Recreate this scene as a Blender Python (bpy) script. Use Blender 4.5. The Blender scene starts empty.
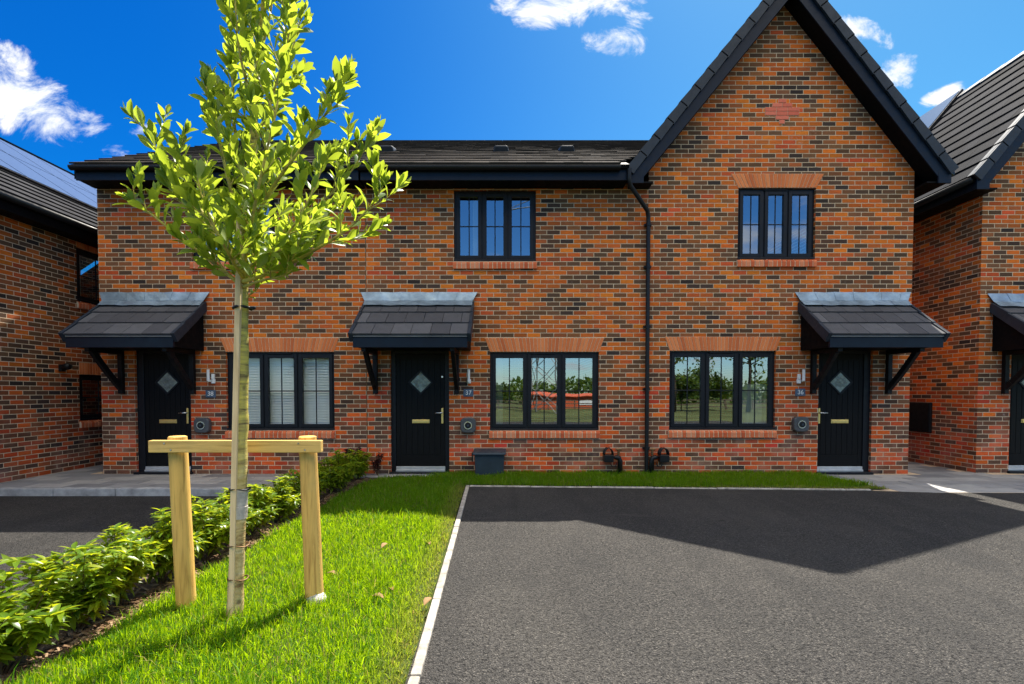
import bpy, math, random
import numpy as np
from mathutils import Vector, Matrix
random.seed(11)
RNG = np.random.default_rng(5)
R = math.radians
S = bpy.context.scene
COL = S.collection

# ------------------------------------------------------------------ camera
F, PX, PY, PITCH, EYE = 500.0, 510.0, 406.0, R(-1.6), 1.4
cd = bpy.data.cameras.new('camera'); cam = bpy.data.objects.new('camera', cd); COL.objects.link(cam)
cam.location = (0, 0, EYE); cam.rotation_euler = (R(90) + PITCH, 0, 0)
cd.sensor_width = 36; cd.lens = 36 * F / 1024
cd.shift_x = (512 - PX) / 1024; cd.shift_y = (PY - 342) / 1024
cd.clip_start = 0.05; cd.clip_end = 2000
S.camera = cam

def at(px, py, Y):
    """photo measurement -> point of the plane at depth Y"""
    u, v = (px - PX) / F, (PY - py) / F
    c, s = math.cos(PITCH), math.sin(PITCH)
    t = Y / (c - v * s)
    return Vector((u * t, Y, EYE + t * (s + v * c)))

# ------------------------------------------------------------------ mesh helpers
class MB:
    def __init__(self): self.v, self.f = [], []
    def add(self, vs, fs):
        o = len(self.v); self.v += [tuple(p) for p in vs]; self.f += [tuple(i + o for i in f) for f in fs]; return self
    def box(self, x0, x1, y0, y1, z0, z1):
        return self.add([(x0,y0,z0),(x1,y0,z0),(x1,y1,z0),(x0,y1,z0),(x0,y0,z1),(x1,y0,z1),(x1,y1,z1),(x0,y1,z1)],
                 [(0,3,2,1),(4,5,6,7),(0,1,5,4),(1,2,6,5),(2,3,7,6),(3,0,4,7)])
    def hexa(self, p):   # 8 corners, same order as box
        return self.add(p, [(0,3,2,1),(4,5,6,7),(0,1,5,4),(1,2,6,5),(2,3,7,6),(3,0,4,7)])
    def quad(self, a, b, c, d): return self.add([a,b,c,d], [(0,1,2,3)])
    def prism(self, poly, axis, a0, a1):
        """poly: 2D points; axis 0: (y,z) extruded along x; 1: (x,z) along y; 2: (x,y) along z"""
        n = len(poly)
        def P(p, a): return (a,p[0],p[1]) if axis == 0 else (p[0],a,p[1]) if axis == 1 else (p[0],p[1],a)
        vs = [P(p,a0) for p in poly] + [P(p,a1) for p in poly]
        fs = [tuple(range(n))[::-1], tuple(range(n, 2*n))] + [(i,(i+1)%n,(i+1)%n+n,i+n) for i in range(n)]
        return self.add(vs, fs)
    def tube(self, pts, rad, n=10, cap=True):
        pts = [Vector(p) for p in pts]
        if not hasattr(rad, '__len__'): rad = [rad]*len(pts)
        o = len(self.v); ref = None
        for i, p in enumerate(pts):
            d = (pts[min(i+1,len(pts)-1)] - pts[max(i-1,0)]).normalized()
            if ref is None: ref = Vector((1,0,0)) if abs(d.x) < .8 else Vector((0,1,0))
            a = d.cross(ref).normalized(); b = d.cross(a).normalized(); ref = -(d.cross(a)).cross(d) if False else ref
            for k in range(n):
                t = 2*math.pi*k/n
                self.v.append(tuple(p + (a*math.cos(t) + b*math.sin(t))*rad[i]))
        m = len(pts)
        for i in range(m-1):
            for k in range(n):
                self.f.append((o+i*n+k, o+i*n+(k+1)%n, o+(i+1)*n+(k+1)%n, o+(i+1)*n+k))
        if cap:
            self.f.append(tuple(o+k for k in range(n))); self.f.append(tuple(o+(m-1)*n+k for k in range(n))[::-1])
        return self
    def build(self, name, m, parent=None, smooth=False, bevel=0, seg=2):
        me = bpy.data.meshes.new(name); me.from_pydata(self.v, [], self.f); me.update()
        import bmesh
        bm = bmesh.new(); bm.from_mesh(me); bmesh.ops.recalc_face_normals(bm, faces=bm.faces); bm.to_mesh(me); bm.free()
        return link(name, me, m, parent, smooth, bevel, seg)

def link(name, me, m, parent=None, smooth=False, bevel=0, seg=2):
    if m is not None: me.materials.append(m)
    if smooth: me.polygons.foreach_set('use_smooth', [True]*len(me.polygons))
    o = bpy.data.objects.new(name, me); COL.objects.link(o)
    if parent is not None: o.parent = parent
    if bevel:
        b = o.modifiers.new('bevel', 'BEVEL'); b.width = bevel; b.segments = seg; b.limit_method = 'ANGLE'
    return o

def tag(o, label, cat, group=None, kind=None):
    o['label'] = label; o['category'] = cat
    if group: o['group'] = group
    if kind: o['kind'] = kind
    return o
def struct(o, kind='structure', label=None):
    o['kind'] = kind
    if label: o['label'] = label
    return o
def empty(name, loc=(0,0,0)):
    o = bpy.data.objects.new(name, None); COL.objects.link(o); o.location = loc; o.empty_display_size = .2; return o
def copy_tree(o, parent=None):
    c = o.copy(); COL.objects.link(c)
    c.parent = parent
    for ch in list(o.children): copy_tree(ch, c)
    return c

# ------------------------------------------------------------------ node helpers
class NT:
    def __init__(self, nt): self.nt = nt
    def n(self, t, **kw):
        nd = self.nt.nodes.new(t)
        for k, v in kw.items(): setattr(nd, k, v)
        return nd
    def l(self, a, b): self.nt.links.new(a, b)
    def put(self, sock, val):
        if isinstance(val, bpy.types.NodeSocket): self.l(val, sock)
        elif isinstance(val, (tuple, list)) and len(val) == 3 and sock.type == 'RGBA': sock.default_value = (*val, 1)
        else: sock.default_value = val
    def m(self, op, a, b=None, c=None, clamp=False):
        nd = self.n('ShaderNodeMath', operation=op, use_clamp=clamp)
        for i, x in enumerate((a, b, c)):
            if x is not None: self.put(nd.inputs[i], x)
        return nd.outputs[0]
    def mix(self, fac, a, b, blend='MIX'):
        nd = self.n('ShaderNodeMix', data_type='RGBA', blend_type=blend)
        self.put(nd.inputs[0], fac); self.put(nd.inputs[6], a); self.put(nd.inputs[7], b); return nd.outputs[2]
    def ramp(self, fac, stops, interp='LINEAR'):
        nd = self.n('ShaderNodeValToRGB'); cr = nd.color_ramp; cr.interpolation = interp
        while len(cr.elements) < len(stops): cr.elements.new(.5)
        for e, (p, c) in zip(cr.elements, stops):
            e.position = p; e.color = (*c, 1) if len(c) == 3 else c
        self.put(nd.inputs[0], fac); return nd.outputs[0]
    def smooth(self, x, a, b, lo=0.0, hi=1.0):
        nd = self.n('ShaderNodeMapRange', interpolation_type='SMOOTHSTEP')
        self.put(nd.inputs[0], x); self.put(nd.inputs[1], a); self.put(nd.inputs[2], b); nd.inputs[3].default_value = lo; nd.inputs[4].default_value = hi
        return nd.outputs[0]
    def noise(self, vec=None, scale=5., detail=3., rough=.5, dim='3D', out=0, dist=0.):
        nd = self.n('ShaderNodeTexNoise', noise_dimensions=dim)
        if vec is not None: self.l(vec, nd.inputs['Vector'])
        nd.inputs['Scale'].default_value = scale; nd.inputs['Detail'].default_value = detail; nd.inputs['Roughness'].default_value = rough
        nd.inputs['Distortion'].default_value = dist
        return nd.outputs[out]
    def coord(self, which='Object'): return self.n('ShaderNodeTexCoord').outputs[which]
    def scaled(self, vec, s):
        nd = self.n('ShaderNodeMapping'); self.l(vec, nd.inputs[0]); nd.inputs['Scale'].default_value = s; return nd.outputs[0]
    def bump(self, h, dist=.01, strength=1., normal=None):
        nd = self.n('ShaderNodeBump'); self.put(nd.inputs['Height'], h); nd.inputs['Distance'].default_value = dist; nd.inputs['Strength'].default_value = strength
        if normal is not None: self.l(normal, nd.inputs['Normal'])
        return nd.outputs[0]
    def island(self): return self.n('ShaderNodeNewGeometry').outputs['Random Per Island']

def mat(name, base=(.5,.5,.5), rough=.6, spec=.5, metal=0.):
    m = bpy.data.materials.new(name); m.use_nodes = True
    N = NT(m.node_tree); b = m.node_tree.nodes['Principled BSDF']
    N.put(b.inputs['Base Color'], base); b.inputs['Roughness'].default_value = rough
    b.inputs['Specular IOR Level'].default_value = spec; b.inputs['Metallic'].default_value = metal
    return m, N, b

def simple(name, base, rough=.5, spec=.5, metal=0., var=.25, scale=6., bumpd=0., bscale=60.):
    m, N, b = mat(name, base, rough, spec, metal)
    co = N.coord()
    n = N.noise(co, scale, 5, .6)
    lo = tuple(c*(1-var) for c in base); hi = tuple(min(1, c*(1+var)) for c in base)
    N.l(N.ramp(n, [(.3, lo), (.7, hi)]), b.inputs['Base Color'])
    r = N.smooth(N.noise(co, scale*2.3, 4), .3, .7, max(0, rough-.08), min(1, rough+.1)); N.l(r, b.inputs['Roughness'])
    if bumpd: N.l(N.bump(N.noise(co, bscale, 4, .6), bumpd), b.inputs['Normal'])
    return m

# ------------------------------------------------------------------ materials
def brick_material(name='facing_brick', shift=0., gain=1.):
    m, N, b = mat(name, rough=.85, spec=.2)
    geo = N.n('ShaderNodeNewGeometry')
    sx = N.n('ShaderNodeSeparateXYZ'); N.l(N.coord('Object'), sx.inputs[0])
    sn = N.n('ShaderNodeSeparateXYZ'); N.l(geo.outputs['True Normal'], sn.inputs[0])
    side = N.m('GREATER_THAN', N.m('ABSOLUTE', sn.outputs[0]), .6)
    x = N.m('ADD', N.m('MULTIPLY', sx.outputs[0], N.m('SUBTRACT', 1., side)), N.m('MULTIPLY', N.m('ADD', sx.outputs[1], 40.11), side))
    z = N.m('ADD', sx.outputs[2], 40 * .075)
    u0 = N.m('DIVIDE', N.m('ADD', x, 90.), .225); v0 = N.m('DIVIDE', z, .075)
    row = N.m('FLOOR', v0); fv = N.m('FRACT', v0)
    # a bricklayer's wobble: perpends drift a few mm from course to course
    wr = N.n('ShaderNodeTexWhiteNoise', noise_dimensions='1D'); N.l(row, wr.inputs['W'])
    u = N.m('ADD', N.m('ADD', u0, N.m('MULTIPLY', N.m('MODULO', row, 2.), .5)), N.m('MULTIPLY', N.m('SUBTRACT', wr.outputs[0], .5), .07))
    col = N.m('FLOOR', u); fu = N.m('FRACT', u)
    cell = N.n('ShaderNodeCombineXYZ'); N.l(col, cell.inputs[0]); N.l(row, cell.inputs[1]); N.l(side, cell.inputs[2])
    w = N.n('ShaderNodeTexWhiteNoise', noise_dimensions='3D'); N.l(cell.outputs[0], w.inputs[0])
    sep = N.n('ShaderNodeSeparateColor'); N.l(w.outputs[1], sep.inputs[0])
    du = N.m('MULTIPLY', N.m('MINIMUM', fu, N.m('SUBTRACT', 1., fu)), .225)
    dv = N.m('MULTIPLY', N.m('MINIMUM', fv, N.m('SUBTRACT', 1., fv)), .075)
    p = N.n('ShaderNodeCombineXYZ'); N.l(x, p.inputs[0]); N.l(z, p.inputs[1]); N.l(side, p.inputs[2])
    dist = N.m('MINIMUM', du, dv)
    dist = N.m('ADD', dist, N.m('MULTIPLY', N.m('SUBTRACT', N.noise(p.outputs[0], 45., 3), .5), .006))
    mask = N.smooth(dist, .0042, .0068)
    # packs of bricks: darker and brighter runs
    cl = N.scaled(cell.outputs[0], (.21, .17, 1.)); clus = N.noise(cl, 1.0, 3, .6)
    cl2 = N.noise(p.outputs[0], .55, 2)
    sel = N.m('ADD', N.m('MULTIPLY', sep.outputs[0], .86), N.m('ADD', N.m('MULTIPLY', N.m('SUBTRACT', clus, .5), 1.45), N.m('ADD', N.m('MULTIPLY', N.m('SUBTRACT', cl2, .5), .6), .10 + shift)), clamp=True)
    colr = N.ramp(sel, [(0., (.040,.029,.025)), (.12, (.085,.048,.029)), (.30, (.155,.074,.034)), (.45, (.27,.090,.030)),
                        (.56, (.46,.100,.019)), (.76, (.60,.130,.014)), (.92, (.68,.165,.015)), (1., (.55,.092,.024))])
    # streaks and firing marks inside a brick
    st = N.noise(N.scaled(p.outputs[0], (7., 48., 7.)), 1.6, 4, .7)
    colr = N.mix(N.smooth(st, .42, .72, 0., .8), colr, N.mix(.55, colr, (.045,.03,.026)))
    hsv = N.n('ShaderNodeHueSaturation'); N.l(colr, hsv.inputs['Color'])
    N.l(N.m('ADD', N.m('ADD', .496, N.m('MULTIPLY', sep.outputs[1], .010)), N.smooth(sx.outputs[2], 2.2, .7, 0., -.012)), hsv.inputs['Hue'])
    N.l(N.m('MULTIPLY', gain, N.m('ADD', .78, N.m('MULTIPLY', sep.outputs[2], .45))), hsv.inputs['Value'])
    # salts near the ground, as patches
    low = N.m('MULTIPLY', N.smooth(sx.outputs[2], 1.5, .1), N.smooth(N.noise(p.outputs[0], 2.3, 4, .6), .42, .72))
    br = N.mix(N.m('MULTIPLY', low, .42), hsv.outputs[0], (.42,.24,.18))
    # paler, pinker drift over whole areas, and a few white salt blooms
    br = N.mix(N.smooth(N.noise(p.outputs[0], .42, 3, .55), .45, .72, 0, .28), br, N.mix(1., br, (1.12,.86,1.25), 'MULTIPLY'))
    salt = N.m('MULTIPLY', N.smooth(N.noise(p.outputs[0], .9, 2), .64, .74), N.smooth(N.noise(p.outputs[0], 11., 5, .7), .50, .68))
    br = N.mix(N.m('MULTIPLY', salt, .5), br, (.55,.46,.40))
    mo = N.ramp(N.noise(p.outputs[0], 3.5, 5, .65), [(.3, (.46,.345,.225)), (.7, (.68,.53,.365))])
    N.l(N.mix(mask, mo, br), b.inputs['Base Color'])
    h = N.m('ADD', mask, N.m('MULTIPLY', N.noise(p.outputs[0], 90., 4, .7), .45))
    h = N.m('ADD', h, N.m('MULTIPLY', sep.outputs[1], .35))
    N.l(N.bump(h, .005, .9), b.inputs['Normal'])
    return m

def island_mat(name, stops, rough=.7, spec=.3, nscale=30., nvar=.35, bumpd=.002, bscale=80., metal=0.):
    m, N, b = mat(name, rough=rough, spec=spec, metal=metal)
    c = N.ramp(N.island(), stops); co = N.coord()
    n = N.noise(co, nscale, 4, .65)
    c = N.mix(N.smooth(n, .35, .75, 0, nvar), c, N.mix(.6, c, (.02,.018,.016)))
    N.l(c, b.inputs['Base Color'])
    if bumpd: N.l(N.bump(N.noise(co, bscale, 4, .65), bumpd), b.inputs['Normal'])
    return m

def leaf_mat(name, stops, trans, tfac=.45, rough=.38, attr=None, spec=.4):
    m = bpy.data.materials.new(name); m.use_nodes = True
    N = NT(m.node_tree); b = m.node_tree.nodes['Principled BSDF']; out = m.node_tree.nodes['Material Output']
    r = N.island(); c = N.ramp(r, stops)
    t = N.ramp(r, [(0., tuple(k*.7 for k in trans)), (1., trans)])
    if attr:
        a = N.n('ShaderNodeAttribute', attribute_name=attr).outputs['Fac']
        c = N.mix(a, c, (.36,.27,.09)); t = N.mix(a, t, (.45,.33,.10))
    N.l(c, b.inputs['Base Color']); b.inputs['Roughness'].default_value = rough; b.inputs['Specular IOR Level'].default_value = spec
    tr = N.n('ShaderNodeBsdfTranslucent'); N.l(t, tr.inputs[0])
    mx = N.n('ShaderNodeMixShader'); mx.inputs[0].default_value = tfac
    N.l(b.outputs[0], mx.inputs[1]); N.l(tr.outputs[0], mx.inputs[2]); N.l(mx.outputs[0], out.inputs[0])
    return m

M = {}
M['brick'] = brick_material()
M['brick_shaded'] = brick_material('shaded_facing_brick', -.10, .85)  # facing brick with the left flank's shade put into its colour
M['lintel'] = island_mat('rubbed_red_brick', [(0,(.52,.135,.045)),(.5,(.64,.185,.060)),(1,(.72,.24,.085))], .85, .2, 40, .22)
M['sill'] = island_mat('red_sill_brick', [(0,(.46,.09,.035)),(.5,(.62,.14,.05)),(1,(.70,.26,.13))], .8, .2, 40, .25)
M['motif'] = island_mat('pinkish_red_brick', [(0,(.62,.14,.085)),(1,(.72,.19,.12))], .85, .2, 40, .3)
M['mortar'] = simple('mortar', (.58,.45,.31), .9, .2, var=.2, scale=12, bumpd=.002)
M['tile'] = island_mat('dark_concrete_tile', [(0,(.022,.022,.025)),(.5,(.032,.032,.035)),(1,(.042,.042,.046))], .8, .06, 14, .45, .003, 120)
M['tile_shaded'] = island_mat('shaded_roof_tile', [(0,(.009,.010,.014)),(.5,(.014,.016,.021)),(1,(.019,.021,.028))], .8, .03, 14, .4, .003, 120)  # unlit look of the gable roofs, put into the tile colour
M['tile_porch'] = island_mat('grey_porch_tile', [(0,(.055,.056,.064)),(.5,(.080,.081,.090)),(1,(.108,.109,.118))], .68, .25, 10, .35, .003, 120)
M['tile_old'] = island_mat('brown_grey_concrete_tile', [(0,(.040,.033,.029)),(.5,(.056,.046,.039)),(1,(.076,.063,.053))], .8, .06, 12, .5, .003, 120)
M['verge'] = simple('blue_grey_plastic_verge', (.022,.030,.042), .5, .25, var=.18)
M['fascia'] = simple('anthracite_plastic_board', (.0045,.010,.021), .42, .2, var=.15)
M['soffit'] = simple('black_soffit_board', (.003,.0035,.0045), .6, .1, var=.2)
M['gutter'] = simple('black_plastic_pipe', (.006,.0065,.008), .4, .3, var=.2)
M['guttergrey'] = simple('grey_plastic_gutter', (.17,.17,.165), .5, .4, var=.2)
M['frame'] = simple('anthracite_window_plastic', (.006,.007,.010), .45, .25, var=.15)
M['iron'] = simple('black_painted_timber', (.005,.005,.006), .5, .2, var=.2)
M['lead'] = simple('lead_flashing', (.21,.29,.37), .42, .5, .5, var=.35, scale=4, bumpd=.004, bscale=14)
M['gold'] = simple('polished_brass', (.78,.56,.20), .42, .5, 1., var=.1)
M['chrome'] = simple('brushed_steel', (.62,.62,.60), .28, .5, 1., var=.1)
M['alu'] = simple('aluminium_threshold', (.55,.56,.57), .4, .5, .6, var=.15)
M['white'] = simple('white_plastic', (.72,.72,.70), .45, .5, var=.08)
M['charger'] = simple('charcoal_charger_shell', (.06,.062,.067), .42, .5, var=.15)
M['slate'] = simple('slate_plate', (.065,.10,.15), .5, .4, var=.25, scale=20)
M['boxgrey'] = simple('blue_grey_moulded_plastic', (.022,.036,.052), .5, .4, var=.2)
M['blind'] = simple('white_blind_slat', (.86,.88,.84), .5, .3, var=.04)
M['curtain'] = simple('pale_curtain_cloth', (.62,.66,.60), .9, .1, var=.12, scale=3)
M['brasspipe'] = simple('weathered_brass_tap', (.16,.09,.04), .5, .5, .6, var=.3)

def door_mat():
    m, N, b = mat('black_grained_door', (.010,.010,.0105), .5, .12)
    co = N.coord(); g = N.noise(N.scaled(co, (60., 60., 4.)), 1., 5, .6)
    N.l(N.bump(g, .0012), b.inputs['Normal']); N.l(N.ramp(g, [(.3,(.004,.004,.0045)),(.7,(.008,.008,.0085))]), b.inputs['Base Color'])
    return m
M['door'] = door_mat()

def glass_mat(name, fac, tint, trans=(.82,.88,.85)):
    m = bpy.data.materials.new(name); m.use_nodes = True
    N = NT(m.node_tree); nodes = m.node_tree.nodes; nodes.remove(nodes['Principled BSDF']); out = nodes['Material Output']
    g = N.n('ShaderNodeBsdfGlossy'); g.inputs['Roughness'].default_value = .0; g.inputs[0].default_value = (*tint, 1)
    t = N.n('ShaderNodeBsdfTransparent'); t.inputs[0].default_value = (*trans,1)
    lw = N.n('ShaderNodeLayerWeight'); lw.inputs[0].default_value = .25
    f = N.m('ADD', fac, N.m('MULTIPLY', lw.outputs['Fresnel'], .5), clamp=True)
    # very slight panel warp of sealed units
    N.l(N.bump(N.noise(N.coord(), 1.7, 1), .006, .25), g.inputs['Normal'])
    mx = N.n('ShaderNodeMixShader'); N.l(f, mx.inputs[0]); N.l(t.outputs[0], mx.inputs[1]); N.l(g.outputs[0], mx.inputs[2]); N.l(mx.outputs[0], out.inputs[0])
    return m
M['glass'] = glass_mat('window_glass', .34, (.82,.89,.93))
M['glass_clear'] = glass_mat('clear_window_glass', .06, (.9,.95,.97), (.97,.985,.975))
M['door_glass'] = glass_mat('obscure_door_glass', .30, (.9,.95,.9))
def solar_mat():
    m, N, b = mat('solar_cell_glass', (.05,.085,.16), .3, .3)
    return m
M['solar'] = solar_mat()

def tarmac_mat(name, base, warm=0.):
    m, N, b = mat(name, rough=.9, spec=.25)
    co = N.coord()
    def vor(s, f='F1', o='Distance'):
        v = N.n('ShaderNodeTexVoronoi', feature=f); v.inputs['Scale'].default_value = s; N.l(co, v.inputs['Vector']); return v
    v1 = vor(118.); v2 = vor(250.)
    sc = N.n('ShaderNodeSeparateColor'); N.l(v1.outputs['Color'], sc.inputs[0])
    sc2 = N.n('ShaderNodeSeparateColor'); N.l(v2.outputs['Color'], sc2.inputs[0])
    c = N.ramp(sc.outputs[0], [(0,(base*.40,base*.385,base*.37)),(.5,(base*.92,base*.87,base*.80)),(.85,(base*1.45,base*1.35,base*1.22)),(1,(base*3.2,base*2.95,base*2.6))])
    c2 = N.ramp(sc2.outputs[1], [(0,(base*.6,)*3),(1,(base*1.3,base*1.25,base*1.18))])
    c = N.mix(.3, c, c2)
    edge = N.smooth(v1.outputs['Distance'], .62, .95)
    c = N.mix(N.m('MULTIPLY', edge, .75), c, (base*.22,base*.22,base*.22))
    pit = N.smooth(N.noise(co, 46., 3, .6), .55, .66)
    c = N.mix(N.m('MULTIPLY', pit, .85), c, (base*.25,base*.25,base*.25))
    big = N.noise(co, .55, 5, .6); mid = N.noise(N.scaled(co, (1., .35, 1.)), 2.2, 4, .6)
    c = N.mix(N.smooth(big, .35, .68, 0, .5), c, N.mix(.5, c, (base*1.9,base*1.75,base*1.55)))
    c = N.mix(N.smooth(mid, .46, .72, 0, .5), c, (base*.62,base*.61,base*.6))
    # roller lanes, tyre scuffs and a few old drips
    lane = N.noise(N.scaled(co, (2.6, .22, 1.)), 1., 3, .5); c = N.mix(N.smooth(lane, .52, .66, 0, .32), c, (base*.60,base*.58,base*.56))
    scuff = N.noise(N.scaled(co, (.5, 1.6, 1.)), 1.3, 6, .7, dist=1.2); c = N.mix(N.smooth(scuff, .58, .70, 0, .35), c, (base*1.75,base*1.62,base*1.45))
    drip = N.n('ShaderNodeTexVoronoi'); drip.inputs['Scale'].default_value = 1.15; N.l(co, drip.inputs['Vector'])
    c = N.mix(N.m('MULTIPLY', N.smooth(N.m('ADD', drip.outputs['Distance'], N.m('MULTIPLY', N.noise(co, 14., 4), .10)), .115, .06), .55), c, (base*.35,base*.35,base*.36))
    N.l(c, b.inputs['Base Color'])
    h = N.m('SUBTRACT', N.m('SUBTRACT', 1., v1.outputs['Distance']), N.m('MULTIPLY', pit, 1.2))
    h = N.m('ADD', h, N.m('MULTIPLY', N.m('ADD', sc.outputs[1], N.noise(co, 150., 3)), .5))
    N.l(N.bump(h, .016, 1.), b.inputs['Normal'])
    return m
M['tarmac'] = tarmac_mat('driveway_tarmac', .070)
M['tarmac2'] = tarmac_mat('side_road_tarmac', .052)
M['earth'] = simple('verge_earth', (.10,.075,.05), .95, .1, var=.45, scale=5, bumpd=.03, bscale=9)
M['turf'] = simple('turf_soil', (.055,.075,.018), .95, .1, var=.4, scale=7, bumpd=.01, bscale=60)
M['farmland'] = simple('rough_field', (.075,.085,.03), .95, .1, var=.4, scale=.2, bumpd=.02, bscale=3)
M['slab'] = island_mat('grey_paving_slab', [(0,(.16,.165,.18)),(.5,(.25,.255,.262)),(1,(.36,.358,.35))], .8, .3, 3, .4, .003, 70)
M['kerb'] = simple('concrete_edging', (.36,.33,.285), .9, .15, var=.5, scale=11, bumpd=.004, bscale=40)
M['kerb_grey'] = simple('grey_concrete_kerb', (.30,.31,.32), .85, .25, var=.4, scale=5, bumpd=.004, bscale=40)
M['chip'] = island_mat('bark_chipping', [(0,(.09,.05,.028)),(.6,(.20,.125,.07)),(1,(.34,.24,.15))], .9, .1, 30, .3, .002, 60)
M['dryleaf'] = island_mat('dry_leaf', [(0,(.20,.10,.04)),(1,(.38,.24,.11))], .7, .2, 60, .4, 0)

def timber_mat(name, base, dark, sc, axis):
    m, N, b = mat(name, rough=.72, spec=.25)
    co = N.coord(); s = [14., 14., 14.]; s[axis] = .9
    g = N.noise(N.scaled(co, s), sc, 5, .6, dist=.6)
    c = N.ramp(g, [(.25, dark), (.5, base), (.8, tuple(min(1,k*1.18) for k in base))])
    v = N.n('ShaderNodeTexVoronoi'); v.inputs['Scale'].default_value = 6.5; N.l(N.scaled(co, tuple(1. if i != axis else .7 for i in range(3))), v.inputs['Vector'])
    c = N.mix(N.smooth(v.outputs['Distance'], .10, .04, 0, .8), c, (.13,.065,.025))
    c = N.mix(N.smooth(N.noise(co, 3.1, 4, .6), .5, .8, 0, .35), c, (.30,.26,.12))
    N.l(c, b.inputs['Base Color']); N.l(N.bump(g, .003), b.inputs['Normal'])
    return m
M['pole'] = timber_mat('treated_round_pole', (.70,.43,.115), (.34,.17,.04), 3.0, 2)
M['rail'] = timber_mat('treated_rail', (.72,.46,.14), (.38,.20,.05), 2.2, 0)
M['cane'] = timber_mat('weathered_square_stake', (.74,.55,.30), (.52,.36,.17), 1.8, 2)

def bark_mat():
    m, N, b = mat('pale_green_bark', rough=.75, spec=.25)
    co = N.coord()
    rings = N.noise(N.scaled(co, (3., 3., 16.)), 1.8, 5, .65, dist=.5)
    c = N.ramp(rings, [(.28,(.09,.062,.03)),(.44,(.36,.30,.08)),(.6,(.56,.47,.09)),(.8,(.64,.56,.22))])
    sx = N.n('ShaderNodeSeparateXYZ'); N.l(co, sx.inputs[0])
    low = N.smooth(sx.outputs[2], 1.35, .55)
    c2 = N.ramp(N.noise(N.scaled(co, (6., 6., 22.)), 1.2, 5, .7), [(.35,(.20,.10,.04)),(.5,(.54,.39,.17)),(.72,(.72,.58,.36))])
    c = N.mix(N.m('MULTIPLY', low, .85), c, c2)
    v = N.n('ShaderNodeTexVoronoi'); v.inputs['Scale'].default_value = 9.; N.l(N.scaled(co, (1., 1., .8)), v.inputs['Vector'])
    c = N.mix(N.smooth(v.outputs['Distance'], .16, .07, 0, .75), c, (.12,.075,.04))
    N.l(c, b.inputs['Base Color']); N.l(N.bump(N.m('SUBTRACT', rings, N.smooth(v.outputs['Distance'], .2, .05)), .006), b.inputs['Normal'])
    return m
M['bark'] = bark_mat()
M['stem'] = simple('brown_stem', (.13,.075,.035), .8, .2, var=.3, scale=20)
M['leaf'] = leaf_mat('young_tree_leaf', [(0,(.045,.11,.012)),(.4,(.09,.17,.016)),(.8,(.17,.25,.025)),(.95,(.30,.36,.10)),(1,(.42,.44,.22))], (.60,.74,.05), .5, .36, None, .35)
M['shrubleaf'] = leaf_mat('glossy_shrub_leaf', [(0,(.045,.10,.008)),(.5,(.09,.17,.010)),(.85,(.17,.25,.014)),(1,(.32,.34,.04))], (.62,.70,.02), .45, .32, None, .35)
M['redleaf'] = leaf_mat('dark_purple_leaf', [(0,(.02,.008,.010)),(1,(.05,.016,.018))], (.10,.02,.02), .3, .4)
M['grass'] = leaf_mat('lawn_blade', [(0,(.026,.10,.004)),(.5,(.048,.155,.005)),(.9,(.09,.21,.008)),(1,(.22,.29,.05))], (.50,.74,.006), .5, .5, attr='dry', spec=.12)
M['farleaf'] = leaf_mat('field_tree_leaf', [(0,(.03,.07,.012)),(1,(.09,.14,.02))], (.25,.35,.03), .35, .5)
M['farbark'] = simple('grey_brown_bark', (.12,.09,.065), .9, .2, var=.3)
M['redsteel'] = simple('orange_red_cladding', (.55,.10,.035), .6, .3, var=.12, scale=1)
M['steel'] = simple('galvanised_lattice', (.22,.22,.21), .6, .4, .3, var=.2)
M['footing'] = simple('pale_concrete_lump', (.46,.44,.40), .9, .2, var=.25, scale=18, bumpd=.01, bscale=45)
M['tape'] = simple('grey_tree_wrap', (.40,.36,.31), .8, .2, var=.35, scale=25, bumpd=.003)

# ------------------------------------------------------------------ tiled slopes
def tiles(mb, p0, ux, L, vx, Sl, tw=.30, g=.335, th=.028, clip=None, stagger=True, lift=0., gap=.0015):
    p0, ux, vx = Vector(p0), Vector(ux).normalized(), Vector(vx).normalized()
    nr = ux.cross(vx).normalized()
    if nr.z < 0: nr = -nr
    nrow = max(1, math.ceil(Sl/g - .05))
    for i in range(nrow):
        v0, v1 = i*g, min(i*g + g + .03, Sl)
        off = -tw/2 if (stagger and i % 2) else 0.
        k = 0
        while off + k*tw < L - 1e-4:
            a, b_ = max(0., off + k*tw) + gap, min(L, off + (k+1)*tw) - gap
            k += 1
            if b_ - a < .02: continue
            if clip and not clip(p0 + ux*((a+b_)/2) + vx*v0): continue
            j = random.uniform(-.002, .002); j2 = random.uniform(-.0015, .0015); lo = lift
            def P(u, v, h): return p0 + ux*u + vx*v + nr*(h + lo)
            mb.hexa([P(a,v0,.006+j), P(b_,v0,.006+j+j2), P(b_,v1,0), P(a,v1,0), P(a,v0,.006+th+j), P(b_,v0,.006+th+j+j2), P(b_,v1,.008), P(a,v1,.008)])
    return mb

def slope_slab(mb, p0, ux, L, vx, Sl, t=.06):
    p0, ux, vx = Vector(p0), Vector(ux).normalized(), Vector(vx).normalized(); nr = ux.cross(vx).normalized()
    if nr.z < 0: nr = -nr
    q = [p0, p0+ux*L, p0+ux*L+vx*Sl, p0+vx*Sl]
    mb.hexa([p - nr*t for p in q] + [p - nr*.001 for p in q])

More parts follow.
